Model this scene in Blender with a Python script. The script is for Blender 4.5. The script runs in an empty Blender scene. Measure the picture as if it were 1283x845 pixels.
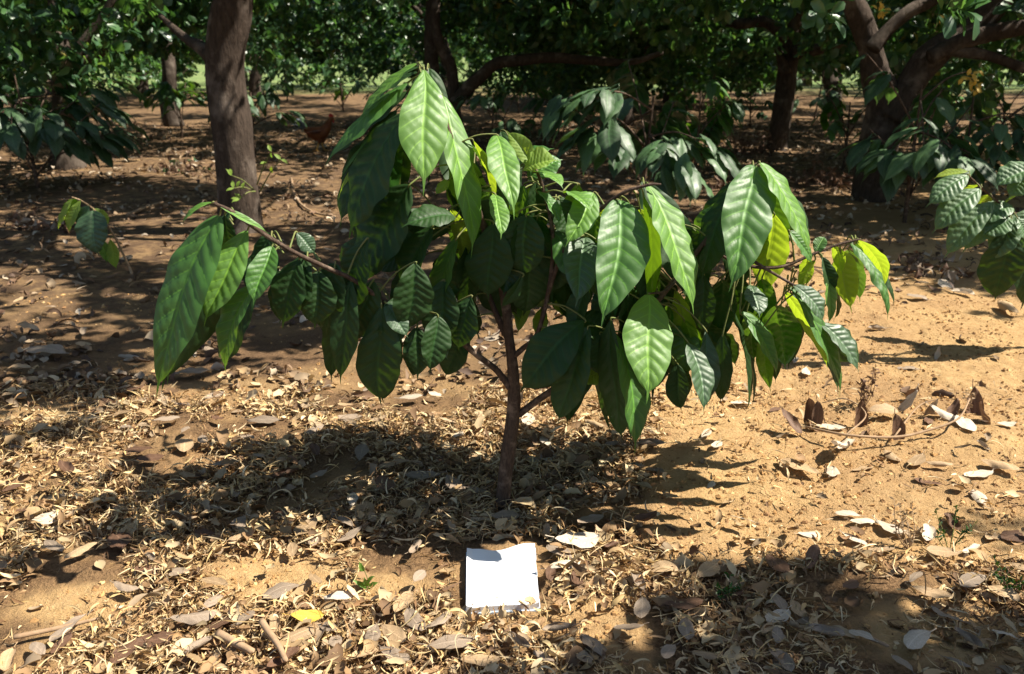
import bpy, math, random
import numpy as np
from mathutils import Vector
R_ = math.radians
rng = np.random.default_rng(7)
random.seed(7)
SC = bpy.context.scene
COL = SC.collection

# ------------------------------------------------------------------ camera model (used to turn sightings into ground points)
FPX, PITCH, CAMZ = 1111.0, R_(18.0), 1.4
CAM = np.array([0.0, 0.0, CAMZ])
def ray(px, py):
    x = (px - 641.5) / FPX; v = (422.5 - py) / FPX
    c, s = math.cos(PITCH), math.sin(PITCH)
    return np.array([x, c + v * s, -s + v * c])
def P(px, py, Y):
    d = ray(px, py); return CAM + d * (Y / d[1])
def G(px, py, z=0.0):
    d = ray(px, py); return CAM + d * ((z - CAMZ) / d[2])
def project(p):
    p = np.atleast_2d(p) - CAM
    c, s = math.cos(PITCH), math.sin(PITCH)
    dep = p[:, 1] * c - p[:, 2] * s
    up = p[:, 1] * s + p[:, 2] * c
    dep = np.where(dep < .05, .05, dep)
    return 641.5 + FPX * p[:, 0] / dep, 422.5 - FPX * up / dep

# ------------------------------------------------------------------ noise
def vnoise(x, y, seed=0):
    xi = np.floor(x).astype(np.int64); yi = np.floor(y).astype(np.int64)
    fx = x - xi; fy = y - yi
    fx = fx * fx * (3 - 2 * fx); fy = fy * fy * (3 - 2 * fy)
    def h(a, b):
        n = (a * 374761393 + b * 668265263 + seed * 1442695041) & 0xffffffff
        n = ((n ^ (n >> 13)) * 1274126177) & 0xffffffff
        return ((n ^ (n >> 16)) & 0xffff) / 65535.0
    return (h(xi, yi) * (1 - fx) + h(xi + 1, yi) * fx) * (1 - fy) + (h(xi, yi + 1) * (1 - fx) + h(xi + 1, yi + 1) * fx) * fy
def gz(x, y):
    x = np.asarray(x, float); y = np.asarray(y, float)
    z = .030 * (vnoise(x * 1.1, y * 1.1, 1) - .5) + .018 * (vnoise(x * 4, y * 4, 2) - .5)
    z += .013 * (vnoise(x * 13, y * 13, 3) - .5) + .009 * (vnoise(x * 31, y * 31, 4) - .5)
    z += .006 * (vnoise(x * 63, y * 63, 7) - .5)
    cl = vnoise(x * 17 + 5, y * 17, 6) * vnoise(x * 5, y * 5, 8)
    z += .020 * np.clip(cl - .34, 0, 1)
    far = np.clip((y - 6) / 20, 0, 1)
    return z + far * .12 * (vnoise(x * .3, y * .3, 5) - .5)

# ------------------------------------------------------------------ materials
def new_mat(name):
    m = bpy.data.materials.new(name); m.use_nodes = True
    nt = m.node_tree; nt.nodes.clear()
    return m, nt
def N(nt, t, **kw):
    n = nt.nodes.new(t)
    for k, v in kw.items():
        if k.startswith('_'): setattr(n, k[1:], v)
        else: n.inputs[k].default_value = v
    return n
def L(nt, a, b): nt.links.new(a, b)
def ramp(nt, fac, stops):
    r = nt.nodes.new('ShaderNodeValToRGB'); e = r.color_ramp.elements
    while len(e) < len(stops): e.new(.5)
    for i, (p, c) in enumerate(stops):
        e[i].position = p; e[i].color = (*c, 1)
    L(nt, fac, r.inputs[0]); return r.outputs[0]
def mapr(nt, v, a, b, c=0., d=1.):
    n = nt.nodes.new('ShaderNodeMapRange'); n.clamp = True
    n.inputs[1].default_value = a; n.inputs[2].default_value = b; n.inputs[3].default_value = c; n.inputs[4].default_value = d
    L(nt, v, n.inputs[0]); return n.outputs[0]
def mth(nt, op, a, b=None):
    n = nt.nodes.new('ShaderNodeMath'); n.operation = op
    for i, v in enumerate((a, b)):
        if v is None: continue
        if isinstance(v, (int, float)): n.inputs[i].default_value = v
        else: L(nt, v, n.inputs[i])
    return n.outputs[0]
def mixc(nt, f, a, b, mode='MIX'):
    n = nt.nodes.new('ShaderNodeMix'); n.data_type = 'RGBA'; n.blend_type = mode
    for i, v in ((0, f), (6, a), (7, b)):
        if isinstance(v, (int, float)): n.inputs[i].default_value = v
        elif isinstance(v, tuple): n.inputs[i].default_value = (*v, 1)
        else: L(nt, v, n.inputs[i])
    return n.outputs[2]
def noise(nt, scale, detail=3, rough=.55, coord='Object', dist=0.):
    tc = nt.nodes.new('ShaderNodeTexCoord')
    n = nt.nodes.new('ShaderNodeTexNoise'); n.inputs['Scale'].default_value = scale
    n.inputs['Detail'].default_value = detail; n.inputs['Roughness'].default_value = rough
    n.inputs['Distortion'].default_value = dist
    L(nt, tc.outputs[coord], n.inputs['Vector']); return n.outputs['Fac']
def bump(nt, h, strength, dist):
    b = nt.nodes.new('ShaderNodeBump'); b.inputs['Strength'].default_value = strength; b.inputs['Distance'].default_value = dist
    L(nt, h, b.inputs['Height']); return b.outputs['Normal']
def finish(nt, color, rough=.8, normal=None, spec=.3, trans=None, transf=.3):
    p = nt.nodes.new('ShaderNodeBsdfPrincipled')
    if isinstance(color, tuple): p.inputs['Base Color'].default_value = (*color, 1)
    else: L(nt, color, p.inputs['Base Color'])
    if isinstance(rough, (int, float)): p.inputs['Roughness'].default_value = rough
    else: L(nt, rough, p.inputs['Roughness'])
    p.inputs['Specular IOR Level'].default_value = spec
    if normal is not None: L(nt, normal, p.inputs['Normal'])
    out = nt.nodes.new('ShaderNodeOutputMaterial'); sh = p.outputs[0]
    if trans is not None:
        t = nt.nodes.new('ShaderNodeBsdfTranslucent')
        if isinstance(trans, tuple): t.inputs[0].default_value = (*trans, 1)
        else: L(nt, trans, t.inputs[0])
        mx = nt.nodes.new('ShaderNodeMixShader'); mx.inputs[0].default_value = transf
        L(nt, sh, mx.inputs[1]); L(nt, t.outputs[0], mx.inputs[2]); sh = mx.outputs[0]
    L(nt, sh, out.inputs[0]); return p

def mat_cacao(name, c1, c2, back, tr, transf=.3, rough=.36, spec=.5, vc=(.26, .40, .08)):
    m, nt = new_mat(name)
    uv = nt.nodes.new('ShaderNodeUVMap'); sp = nt.nodes.new('ShaderNodeSeparateXYZ'); L(nt, uv.outputs[0], sp.inputs[0])
    u, v = sp.outputs[0], sp.outputs[1]
    a = mth(nt, 'MULTIPLY', mth(nt, 'ABSOLUTE', mth(nt, 'SUBTRACT', v, .5)), 2.)
    p = mth(nt, 'MULTIPLY', mth(nt, 'SUBTRACT', u, mth(nt, 'MULTIPLY', a, .15)), 10.)
    fr = mth(nt, 'ABSOLUTE', mth(nt, 'SUBTRACT', mth(nt, 'FRACT', mth(nt, 'ADD', p, 5.)), .5))
    vein = mth(nt, 'MULTIPLY', mapr(nt, fr, .42, .478), mapr(nt, a, .7, .98, .8, 0.))
    mid = mapr(nt, a, .025, .07, 1., 0.)
    vv = mth(nt, 'MAXIMUM', vein, mid)
    oi = nt.nodes.new('ShaderNodeObjectInfo')
    nz = noise(nt, 9, 4)
    base = mixc(nt, mapr(nt, nz, .3, .7), c1, c2)
    h = nt.nodes.new('ShaderNodeHueSaturation')
    L(nt, mapr(nt, oi.outputs['Random'], 0, 1, .486, .514), h.inputs['Hue']); L(nt, mapr(nt, oi.outputs['Random'], 0, 1, .8, 1.2), h.inputs['Value']); L(nt, base, h.inputs['Color'])
    col = mixc(nt, mth(nt, 'MULTIPLY', vv, .62), h.outputs[0], vc)
    ed = mth(nt, 'MULTIPLY', mapr(nt, a, .93, 1.), mapr(nt, noise(nt, 45, 2), .5, .66))
    col = mixc(nt, mth(nt, 'MULTIPLY', ed, .6), col, (.16, .13, .04))
    spot = mapr(nt, noise(nt, 38, 3, .7), .70, .76)
    tipb = mth(nt, 'MULTIPLY', mapr(nt, mth(nt, 'ADD', u, mth(nt, 'MULTIPLY', noise(nt, 30, 2), .06)), .985, 1.0), mapr(nt, oi.outputs['Random'], .4, .6))
    col = mixc(nt, mth(nt, 'MULTIPLY', mth(nt, 'MAXIMUM', spot, tipb), .75), col, (.14, .085, .03))
    fine = noise(nt, 160, 3)
    g = nt.nodes.new('ShaderNodeNewGeometry')
    col2 = mixc(nt, g.outputs['Backfacing'], col, mixc(nt, mth(nt, 'MULTIPLY', vv, .45), back, tuple(x * 1.5 for x in vc)))
    rg = mth(nt, 'ADD', mapr(nt, noise(nt, 22, 3), .3, .7, rough - .06, rough + .12), mth(nt, 'MULTIPLY', g.outputs['Backfacing'], .2))
    trc = mixc(nt, mth(nt, 'MULTIPLY', vv, .55), tr, tuple(x * .35 for x in tr))
    finish(nt, col2, rg, bump(nt, fine, .25, .0012), spec, trc, transf)
    return m
M = {}  # leaf greens come as lit and shaded copies; the light is put into colour
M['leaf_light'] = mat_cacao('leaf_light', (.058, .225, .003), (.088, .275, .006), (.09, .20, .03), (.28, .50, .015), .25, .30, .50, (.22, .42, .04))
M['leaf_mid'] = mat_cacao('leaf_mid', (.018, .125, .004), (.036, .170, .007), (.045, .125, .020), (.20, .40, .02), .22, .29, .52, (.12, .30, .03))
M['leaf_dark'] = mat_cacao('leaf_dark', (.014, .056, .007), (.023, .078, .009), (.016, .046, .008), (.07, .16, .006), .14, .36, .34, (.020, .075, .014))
M['leaf_young'] = mat_cacao('leaf_young', (.17, .31, .022), (.22, .36, .03), (.17, .27, .04), (.50, .68, .03), .42, .40, .5, (.36, .48, .10))  # yellow tone for young leaves and backlit ones, backlight put into the colour
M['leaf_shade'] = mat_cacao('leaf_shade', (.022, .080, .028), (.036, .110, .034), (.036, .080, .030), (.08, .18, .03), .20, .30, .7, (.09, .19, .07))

M['leaf_bg'] = mat_cacao('leaf_bg', (.046, .135, .046), (.070, .175, .056), (.060, .13, .045), (.16, .30, .05), .22, .30, .7, (.11, .22, .08))
M['leaf_far'] = mat_cacao('leaf_far', (.026, .090, .028), (.042, .120, .038), (.026, .060, .022), (.07, .16, .03), .18, .32, .6, (.06, .15, .05))
def mat_attr_leaf(name, trs, transf, rough=.45, spec=.4, attr='Col'):
    m, nt = new_mat(name)
    a = nt.nodes.new('ShaderNodeAttribute'); a.attribute_name = attr
    t = mixc(nt, 1., a.outputs['Color'], trs, 'MULTIPLY')
    finish(nt, a.outputs['Color'], rough, None, spec, t, transf); return m
M['crown'] = mat_attr_leaf('crown_leaf', (2.4, 2.4, 1.1), .30, .36, .6)
M['litter'] = mat_attr_leaf('litter_shred', (1., .8, .5), .12, .7, .25)
def mat_simple(name, c1, c2, scale, rough=.85, bs=.4, bd=.004, spec=.25, detail=5, trans=None, transf=.2):
    m, nt = new_mat(name)
    nz = noise(nt, scale, detail, .65)
    finish(nt, mixc(nt, mapr(nt, nz, .3, .7), c1, c2), rough, bump(nt, noise(nt, scale * 3, 4, .7), bs, bd), spec, trans, transf)
    return m
def mat_bark(name, c1, c2, c3, sc=1.):
    m, nt = new_mat(name)
    tc = nt.nodes.new('ShaderNodeTexCoord'); mp = nt.nodes.new('ShaderNodeMapping'); mp.inputs['Scale'].default_value = (1, 1, .3)
    L(nt, tc.outputs['Object'], mp.inputs[0])
    n1 = nt.nodes.new('ShaderNodeTexNoise'); n1.inputs['Scale'].default_value = 30 * sc; n1.inputs['Detail'].default_value = 6; n1.inputs['Roughness'].default_value = .7
    L(nt, mp.outputs[0], n1.inputs['Vector'])
    n2 = noise(nt, 5 * sc, 4)
    c = mixc(nt, mapr(nt, n1.outputs['Fac'], .35, .7), c1, c2)
    c = mixc(nt, mapr(nt, n2, .52, .66), c, c3)
    finish(nt, c, .9, bump(nt, n1.outputs['Fac'], 1., .022 / sc), .2); return m
M['bark'] = mat_bark('tree_bark', (.034, .024, .018), (.085, .061, .047), (.15, .118, .096))
M['bark_dark'] = mat_bark('tree_bark_dark', (.035, .026, .020), (.085, .064, .050), (.13, .105, .085))
M['stem'] = mat_bark('sapling_bark', (.045, .029, .021), (.11, .073, .052), (.19, .135, .10), 5.)
M['twig_green'] = mat_simple('green_twig', (.12, .17, .04), (.17, .15, .06), 30, .6)
M['stick'] = mat_simple('dry_stick', (.24, .15, .085), (.38, .26, .16), 25, .85, .5, .003)
M['stick_dark'] = mat_simple('dark_stick', (.09, .055, .035), (.16, .10, .065), 25)
def mat_dry(name, c1, c2, transf=.12):
    m, nt = new_mat(name)
    uv = nt.nodes.new('ShaderNodeUVMap'); sp = nt.nodes.new('ShaderNodeSeparateXYZ'); L(nt, uv.outputs[0], sp.inputs[0])
    a = mth(nt, 'MULTIPLY', mth(nt, 'ABSOLUTE', mth(nt, 'SUBTRACT', sp.outputs[1], .5)), 2.)
    p = mth(nt, 'MULTIPLY', mth(nt, 'SUBTRACT', sp.outputs[0], mth(nt, 'MULTIPLY', a, .12)), 9.)
    fr = mth(nt, 'ABSOLUTE', mth(nt, 'SUBTRACT', mth(nt, 'FRACT', mth(nt, 'ADD', p, 5.)), .5))
    vv = mth(nt, 'MAXIMUM', mapr(nt, fr, .44, .5, 0, .5), mapr(nt, a, .03, .09, 1., 0.))
    oi = nt.nodes.new('ShaderNodeObjectInfo')
    tc = nt.nodes.new('ShaderNodeTexCoord'); va = nt.nodes.new('ShaderNodeVectorMath'); va.operation = 'ADD'
    L(nt, tc.outputs['Object'], va.inputs[0]); L(nt, oi.outputs['Location'], va.inputs[1])
    n1 = nt.nodes.new('ShaderNodeTexNoise'); n1.inputs['Scale'].default_value = 38; n1.inputs['Detail'].default_value = 5; n1.inputs['Roughness'].default_value = .65
    L(nt, va.outputs[0], n1.inputs['Vector'])
    c = mixc(nt, mapr(nt, n1.outputs['Fac'], .35, .68), c1, c2)
    h = nt.nodes.new('ShaderNodeHueSaturation'); L(nt, mapr(nt, oi.outputs['Random'], 0, 1, .75, 1.2), h.inputs['Value']); L(nt, c, h.inputs['Color'])
    c = mixc(nt, mth(nt, 'MULTIPLY', vv, .35), h.outputs[0], tuple(min(1, x * 1.5 + .03) for x in c2))
    finish(nt, c, .62, bump(nt, n1.outputs['Fac'], .35, .003), .35, tuple(c2), transf); return m
M['dry_pale'] = mat_dry('dry_leaf_pale', (.42, .34, .25), (.58, .50, .40))
M['dry_tan'] = mat_dry('dry_leaf_tan', (.30, .20, .11), (.44, .31, .18))
M['dry_grey'] = mat_dry('dry_leaf_grey', (.21, .155, .11), (.32, .25, .185))
M['dry_brown'] = mat_dry('dry_leaf_brown', (.085, .045, .028), (.17, .092, .052))
M['dry_yellow'] = mat_dry('dry_leaf_yellow', (.55, .36, .05), (.62, .42, .08), .2)

# ------------------------------------------------------------------ mesh helpers
def mesh_np(name, verts, faces, k, mats, uv=None, col=None, smooth=True, midx=None):
    """faces: (F,k) int array; uv per vertex (V,2); col per vertex (V,3)"""
    me = bpy.data.meshes.new(name)
    verts = np.asarray(verts, np.float32); faces = np.asarray(faces, np.int32)
    me.vertices.add(len(verts)); me.vertices.foreach_set('co', verts.ravel())
    me.loops.add(faces.size); me.loops.foreach_set('vertex_index', faces.ravel())
    me.polygons.add(len(faces)); me.polygons.foreach_set('loop_start', np.arange(0, faces.size, k, dtype=np.int32))
    me.update(calc_edges=True)
    me.polygons.foreach_set('use_smooth', np.full(len(faces), smooth))
    if midx is not None: me.polygons.foreach_set('material_index', np.asarray(midx, np.int32))
    for m in mats: me.materials.append(m)
    if uv is not None:
        l = me.uv_layers.new(name='UVMap'); l.data.foreach_set('uv', np.asarray(uv, np.float32)[faces.ravel()].ravel())
    if col is not None:
        a = me.attributes.new('Col', 'FLOAT_COLOR', 'POINT')
        a.data.foreach_set('color', np.concatenate([np.asarray(col, np.float32), np.ones((len(col), 1), np.float32)], 1).ravel())
    me.validate()
    return me
class MB:
    """collects quads (with a material index) for one mesh"""
    def __init__(s): s.v, s.f, s.m, s.u, s.n = [], [], [], [], 0
    def add(s, v, f, mi=0, uv=None):
        v = np.asarray(v, float); f = np.asarray(f, int)
        s.v.append(v); s.f.append(f + s.n); s.m.append(np.full(len(f), mi)); s.n += len(v)
        s.u.append(np.zeros((len(v), 2)) if uv is None else uv)
    def mesh(s, name, mats, smooth=True):
        return mesh_np(name, np.concatenate(s.v), np.concatenate(s.f), 4, mats, np.concatenate(s.u), None, smooth, np.concatenate(s.m))
    def build(s, name, mats, parent=None, smooth=True, at=None):
        o = bpy.data.objects.new(name, s.mesh(name, mats, smooth)); COL.objects.link(o)
        if parent is not None: o.parent = parent
        if at is not None: o.location = at
        return o
def grid_faces(nu, nv, wrap=False):
    i = np.arange(nu - 1)[:, None]; j = np.arange(nv if wrap else nv - 1)[None, :]
    j2 = (j + 1) % nv
    a = i * nv + j; b = i * nv + j2; c = (i + 1) * nv + j2; d = (i + 1) * nv + j
    return np.stack([a, b, c, d], -1).reshape(-1, 4)
def smooth_path(pts, rad, sub=6):
    pts = np.asarray(pts, float); rad = np.asarray(rad, float); n = len(pts)
    if n < 3: sub_t = np.linspace(0, 1, 4)[:, None]; return pts[0] + (pts[-1] - pts[0]) * sub_t, np.interp(sub_t[:, 0], [0, 1], [rad[0], rad[-1]])
    e = np.vstack([2 * pts[0] - pts[1], pts, 2 * pts[-1] - pts[-2]])
    out, ro = [], []
    for i in range(n - 1):
        p0, p1, p2, p3 = e[i:i + 4]
        for t in np.linspace(0, 1, sub, endpoint=False):
            out.append(.5 * (2 * p1 + (p2 - p0) * t + (2 * p0 - 5 * p1 + 4 * p2 - p3) * t * t + (3 * p1 - p0 - 3 * p2 + p3) * t ** 3))
            ro.append(rad[i] + (rad[i + 1] - rad[i]) * (t * t * (3 - 2 * t)))
    out.append(pts[-1]); ro.append(rad[-1])
    return np.array(out), np.array(ro)
def nrm(v): return v / (np.linalg.norm(v, axis=-1, keepdims=True) + 1e-9)
def tube(mb, pts, rad, sides=8, mi=0, sub=6, rough=0., seed=0, flat=1., cap=True):
    p, r = smooth_path(pts, rad, sub)
    t = nrm(np.gradient(p, axis=0))
    ref = np.array([0, 0, 1.]) if abs(t[0][2]) < .8 else np.array([0, 1., 0])
    a = nrm(np.cross(t[0], ref)); A = []
    for i in range(len(p)):
        a = nrm(a - t[i] * np.dot(a, t[i])); A.append(a)
    A = np.array(A); Bn = np.cross(t, A)
    th = np.arange(sides) / sides * 2 * math.pi
    rr = r[:, None] * np.ones(sides)[None]
    if rough:
        g = np.random.default_rng(seed)
        ph = g.random(6) * 6.3; s = np.arange(len(p))[:, None] / max(sub, 1)
        rr = rr * (1 + rough * (np.sin(2 * th[None] + ph[0] + s * 1.1) * .5 + np.sin(3 * th[None] + ph[1] - s * 1.9) * .35 + np.sin(s * 2.7 + ph[2]) * .4 + np.sin(5 * th[None] + s * 3.1 + ph[3]) * .2))
    v = p[:, None] + rr[..., None] * (np.cos(th)[None, :, None] * A[:, None] + flat * np.sin(th)[None, :, None] * Bn[:, None])
    v = v.reshape(-1, 3); f = grid_faces(len(p), sides, True)
    if cap:   # close the ends with a tiny ring
        n0 = len(v)
        v = np.vstack([v, np.repeat(p[:1], sides, 0), np.repeat(p[-1:] + t[-1:] * r[-1] * .5, sides, 0)])
        j = np.arange(sides); j2 = (j + 1) % sides; e = (len(p) - 1) * sides
        f = np.vstack([f, np.stack([n0 + j, n0 + j2, j2, j], -1), np.stack([e + j, e + j2, n0 + sides + j2, n0 + sides + j], -1)])
    mb.add(v, f, mi)
    return p, r

def obj(name, me, parent=None, loc=None):
    o = bpy.data.objects.new(name, me); COL.objects.link(o)
    if parent is not None: o.parent = parent
    if loc is not None: o.location = loc
    return o
def thing(name, label, cat, loc=(0, 0, 0), group=None):
    o = bpy.data.objects.new(name, None); COL.objects.link(o); o.location = loc; o.empty_display_size = .1
    return tag(o, label, cat, group)
def tag(o, label=None, cat=None, group=None, kind=None):
    if label: o['label'] = label
    if cat: o['category'] = cat
    if group: o['group'] = group
    if kind: o['kind'] = kind
    return o

# ------------------------------------------------------------------ big-leaf blade (cacao)
def blade(mb, B, T, W, n, nu=71, nv=17, fold=.25, sag=.07, quilt=1., wave=.5, seed=0, mi=0, twist=0., nveins=10, obov=1.0, curl=0.):
    g = np.random.default_rng(seed)
    B = np.asarray(B, float); T = np.asarray(T, float); Lh = np.linalg.norm(T - B)
    t = (T - B) / Lh
    n = np.asarray(n, float); n = nrm(n - t * np.dot(n, t)); s = np.cross(t, n)
    u = np.linspace(0, 1, nu)[:, None]; v = np.linspace(-1, 1, nv)[None, :]; a = np.abs(v)
    if obov == 1.0: obov = g.uniform(.84, 1.22)
    asym = 1 + g.normal(0, .07) * np.sign(v); pw = g.uniform(.54, .74)
    tt = np.clip(u / g.uniform(.88, .93), 0, 1)
    w = np.sin(math.pi * tt ** obov) ** pw * (1 - .10 * np.clip((u - .6) / .4, 0, 1))
    w = np.maximum(w, .075 * np.clip((1 - u) / .13, 0, 1) ** .8 * (u > .5)) + .012 * (u < .02)
    w = w * (1 + .05 * wave * np.sin(u * 27 + g.random() * 6) * np.ones_like(a))
    half = W / 2 * w * asym
    ang = fold + .10 * np.sin(u * 3 + g.random() * 6)
    lat = v * np.cos(ang) * half
    up = a * np.sin(ang) * half - curl * a ** 2.2 * half
    up = up + sag * Lh * (4 * u * (1 - u)) ** .9 - .05 * Lh * np.clip(u - .82, 0, 1) ** 1.5 * 6
    p = nveins * (u - .15 * a)
    q = np.abs(np.sin(math.pi * p)) ** .42
    q2 = .3 * np.abs(np.sin(math.pi * (a * 4.5 + .25 * np.sin(p * 6.28)))) * q
    up = up + quilt * .036 * W * (q + q2) * np.clip(a * 6, 0, 1) * (1 - a ** 5) * np.clip(w * 1.6, 0, 1)
    ph = g.random(3) * 6.28
    up = up + wave * .10 * W * a ** 2.2 * w * (np.sin(u * 17 + ph[0] + (v > 0) * 2.1) * .6 + np.sin(u * 31 + ph[1] + (v > 0) * 1.3) * .4)
    side = .045 * Lh * np.sin(u * math.pi * 1.2 + ph[2]) * np.sin(u * math.pi)
    lat = lat + side * (.6 if nu > 20 else .8)
    tw = twist * (u - .3); c, sn = np.cos(tw), np.sin(tw)
    lat, up = lat * c - up * sn, lat * sn + up * c
    V = B + t * (u * Lh)[..., None] + s * lat[..., None] + n * up[..., None]
    UV = np.stack([np.broadcast_to(u, lat.shape), np.broadcast_to(v * .5 + .5, lat.shape)], -1)
    f = grid_faces(nu, nv)[:, ::-1]
    mb.add(V.reshape(-1, 3), f, mi, UV.reshape(-1, 2))

# ================================================================== GROUND
def axis(lo, fine_lo, fine_hi, hi, step, g=1.10):
    a = list(np.arange(fine_lo, fine_hi, step)); s, x = step, fine_hi
    while x < hi: a.append(x); s *= g; x += s
    a.append(hi); s, x = step, fine_lo; b = []
    while x > lo: s *= g; x -= s; b.append(max(x, lo))
    return np.array(b[::-1] + a)
gx = axis(-250, -2.1, 2.5, 250, .0125, 1.08); gy = axis(-40, 1.45, 4.3, 420, .0125, 1.04)
X, Y = np.meshgrid(gx, gy)
def bare(px, py):
    """how free of shredded litter the soil is (1 = bare) at a place, from sighting coordinates"""
    b = np.zeros_like(px)
    for cx, cy, rx, ry, k in ((345, 728, 95, 32, 1), (120, 762, 80, 26, .9), (45, 515, 70, 18, .9), (285, 490, 75, 20, .85), (195, 452, 60, 14, .5), (120, 560, 50, 18, .5), (430, 468, 70, 18, .55),
                              (480, 742, 60, 20, .9), (720, 790, 90, 34, .75), (228, 580, 50, 14, .3), (420, 630, 30, 14, .5), (560, 470, 90, 26, .2), (640, 560, 130, 20, .2), (650, 775, 90, 12, .6),
                              (60, 590, 50, 16, .5), (770, 715, 60, 20, .3), (1200, 790, 120, 40, .6), (1000, 790, 120, 30, .25)):
        b = np.maximum(b, k * np.clip(1.5 - ((px - cx) / rx) ** 2 - ((py - cy) / ry) ** 2, 0, 1))
    right = np.clip((px - 770 - (py - 500) * .1) / 70, 0, 1) * np.clip((705 + (px - 900) * .05 - py) / 25, 0, 1) * np.clip((py - 340) / 40, 0, 1)
    b = np.maximum(b, right * .96)
    b = np.maximum(b, np.clip((px - 650) / 120, 0, 1) * np.clip((py - 420) / 30, 0, 1) * np.clip((545 - py) / 25, 0, 1) * .8)
    b = np.maximum(b, .65 * np.clip((430 - py) / 60, 0, 1))
    return b
Z = gz(X, Y)
ppx, ppy = project(np.stack([X.ravel(), Y.ravel(), np.zeros(X.size)], -1))
hum = (1 - bare(ppx, ppy)) * (.55 + .6 * (vnoise(X.ravel() * 7, Y.ravel() * 7, 9) - .3))
hum = np.where(Y.ravel() < .8, .6, hum)
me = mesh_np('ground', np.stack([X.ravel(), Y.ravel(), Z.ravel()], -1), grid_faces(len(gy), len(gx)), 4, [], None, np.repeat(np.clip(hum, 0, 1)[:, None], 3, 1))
m, nt = new_mat('orange_soil')
at = nt.nodes.new('ShaderNodeAttribute'); at.attribute_name = 'Col'
n1 = noise(nt, 2.2, 5, .6); n2 = noise(nt, 24, 6, .7); n3 = noise(nt, 110, 4, .7)
sand = mixc(nt, mapr(nt, n2, .3, .7), (.42, .262, .112), (.585, .395, .195))
sand = mixc(nt, mapr(nt, n1, .4, .7, 0, .55), sand, (.33, .185, .09))
n0 = noise(nt, .9, 4, .6); sand = mixc(nt, mapr(nt, n0, .45, .62, 0, .4), sand, (.27, .16, .085))
sand = mixc(nt, mapr(nt, n3, .56, .74, 0, .7), sand, (.19, .11, .055))
sand = mixc(nt, mapr(nt, n3, .30, .40, .5, 0), sand, (.68, .50, .30))
brown = mixc(nt, mapr(nt, n3, .35, .65), (.10, .058, .03), (.27, .165, .085))
c = mixc(nt, mapr(nt, mth(nt, 'ADD', at.outputs['Fac'], mth(nt, 'MULTIPLY', mth(nt, 'SUBTRACT', n2, .5), .7)), .25, .75), sand, brown)
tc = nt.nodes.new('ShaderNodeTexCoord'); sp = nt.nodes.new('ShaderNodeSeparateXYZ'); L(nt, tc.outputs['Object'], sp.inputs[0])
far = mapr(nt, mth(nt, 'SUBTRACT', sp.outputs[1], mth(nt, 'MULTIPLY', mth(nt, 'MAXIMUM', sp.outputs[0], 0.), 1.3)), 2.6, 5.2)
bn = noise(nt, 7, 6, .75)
c = mixc(nt, mth(nt, 'MULTIPLY', far, mapr(nt, bn, .34, .54, .40, .95)), c, (.105, .066, .042))  # browner litter tone with shade put into it; sunlit right side left out
gr = mapr(nt, mth(nt, 'ADD', sp.outputs[1], mth(nt, 'MULTIPLY', noise(nt, .25, 3), 14)), 36, 42)
c = mixc(nt, gr, c, mixc(nt, mapr(nt, noise(nt, 1.2, 5), .35, .65), (.10, .165, .05), (.20, .23, .09)))
n4 = noise(nt, 320, 3, .7); hb = mth(nt, 'ADD', mth(nt, 'ADD', n2, mth(nt, 'MULTIPLY', n3, .8)), mth(nt, 'MULTIPLY', n4, .35))
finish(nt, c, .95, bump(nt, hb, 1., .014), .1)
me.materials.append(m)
tag(obj('ground', me), kind='structure')

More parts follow.
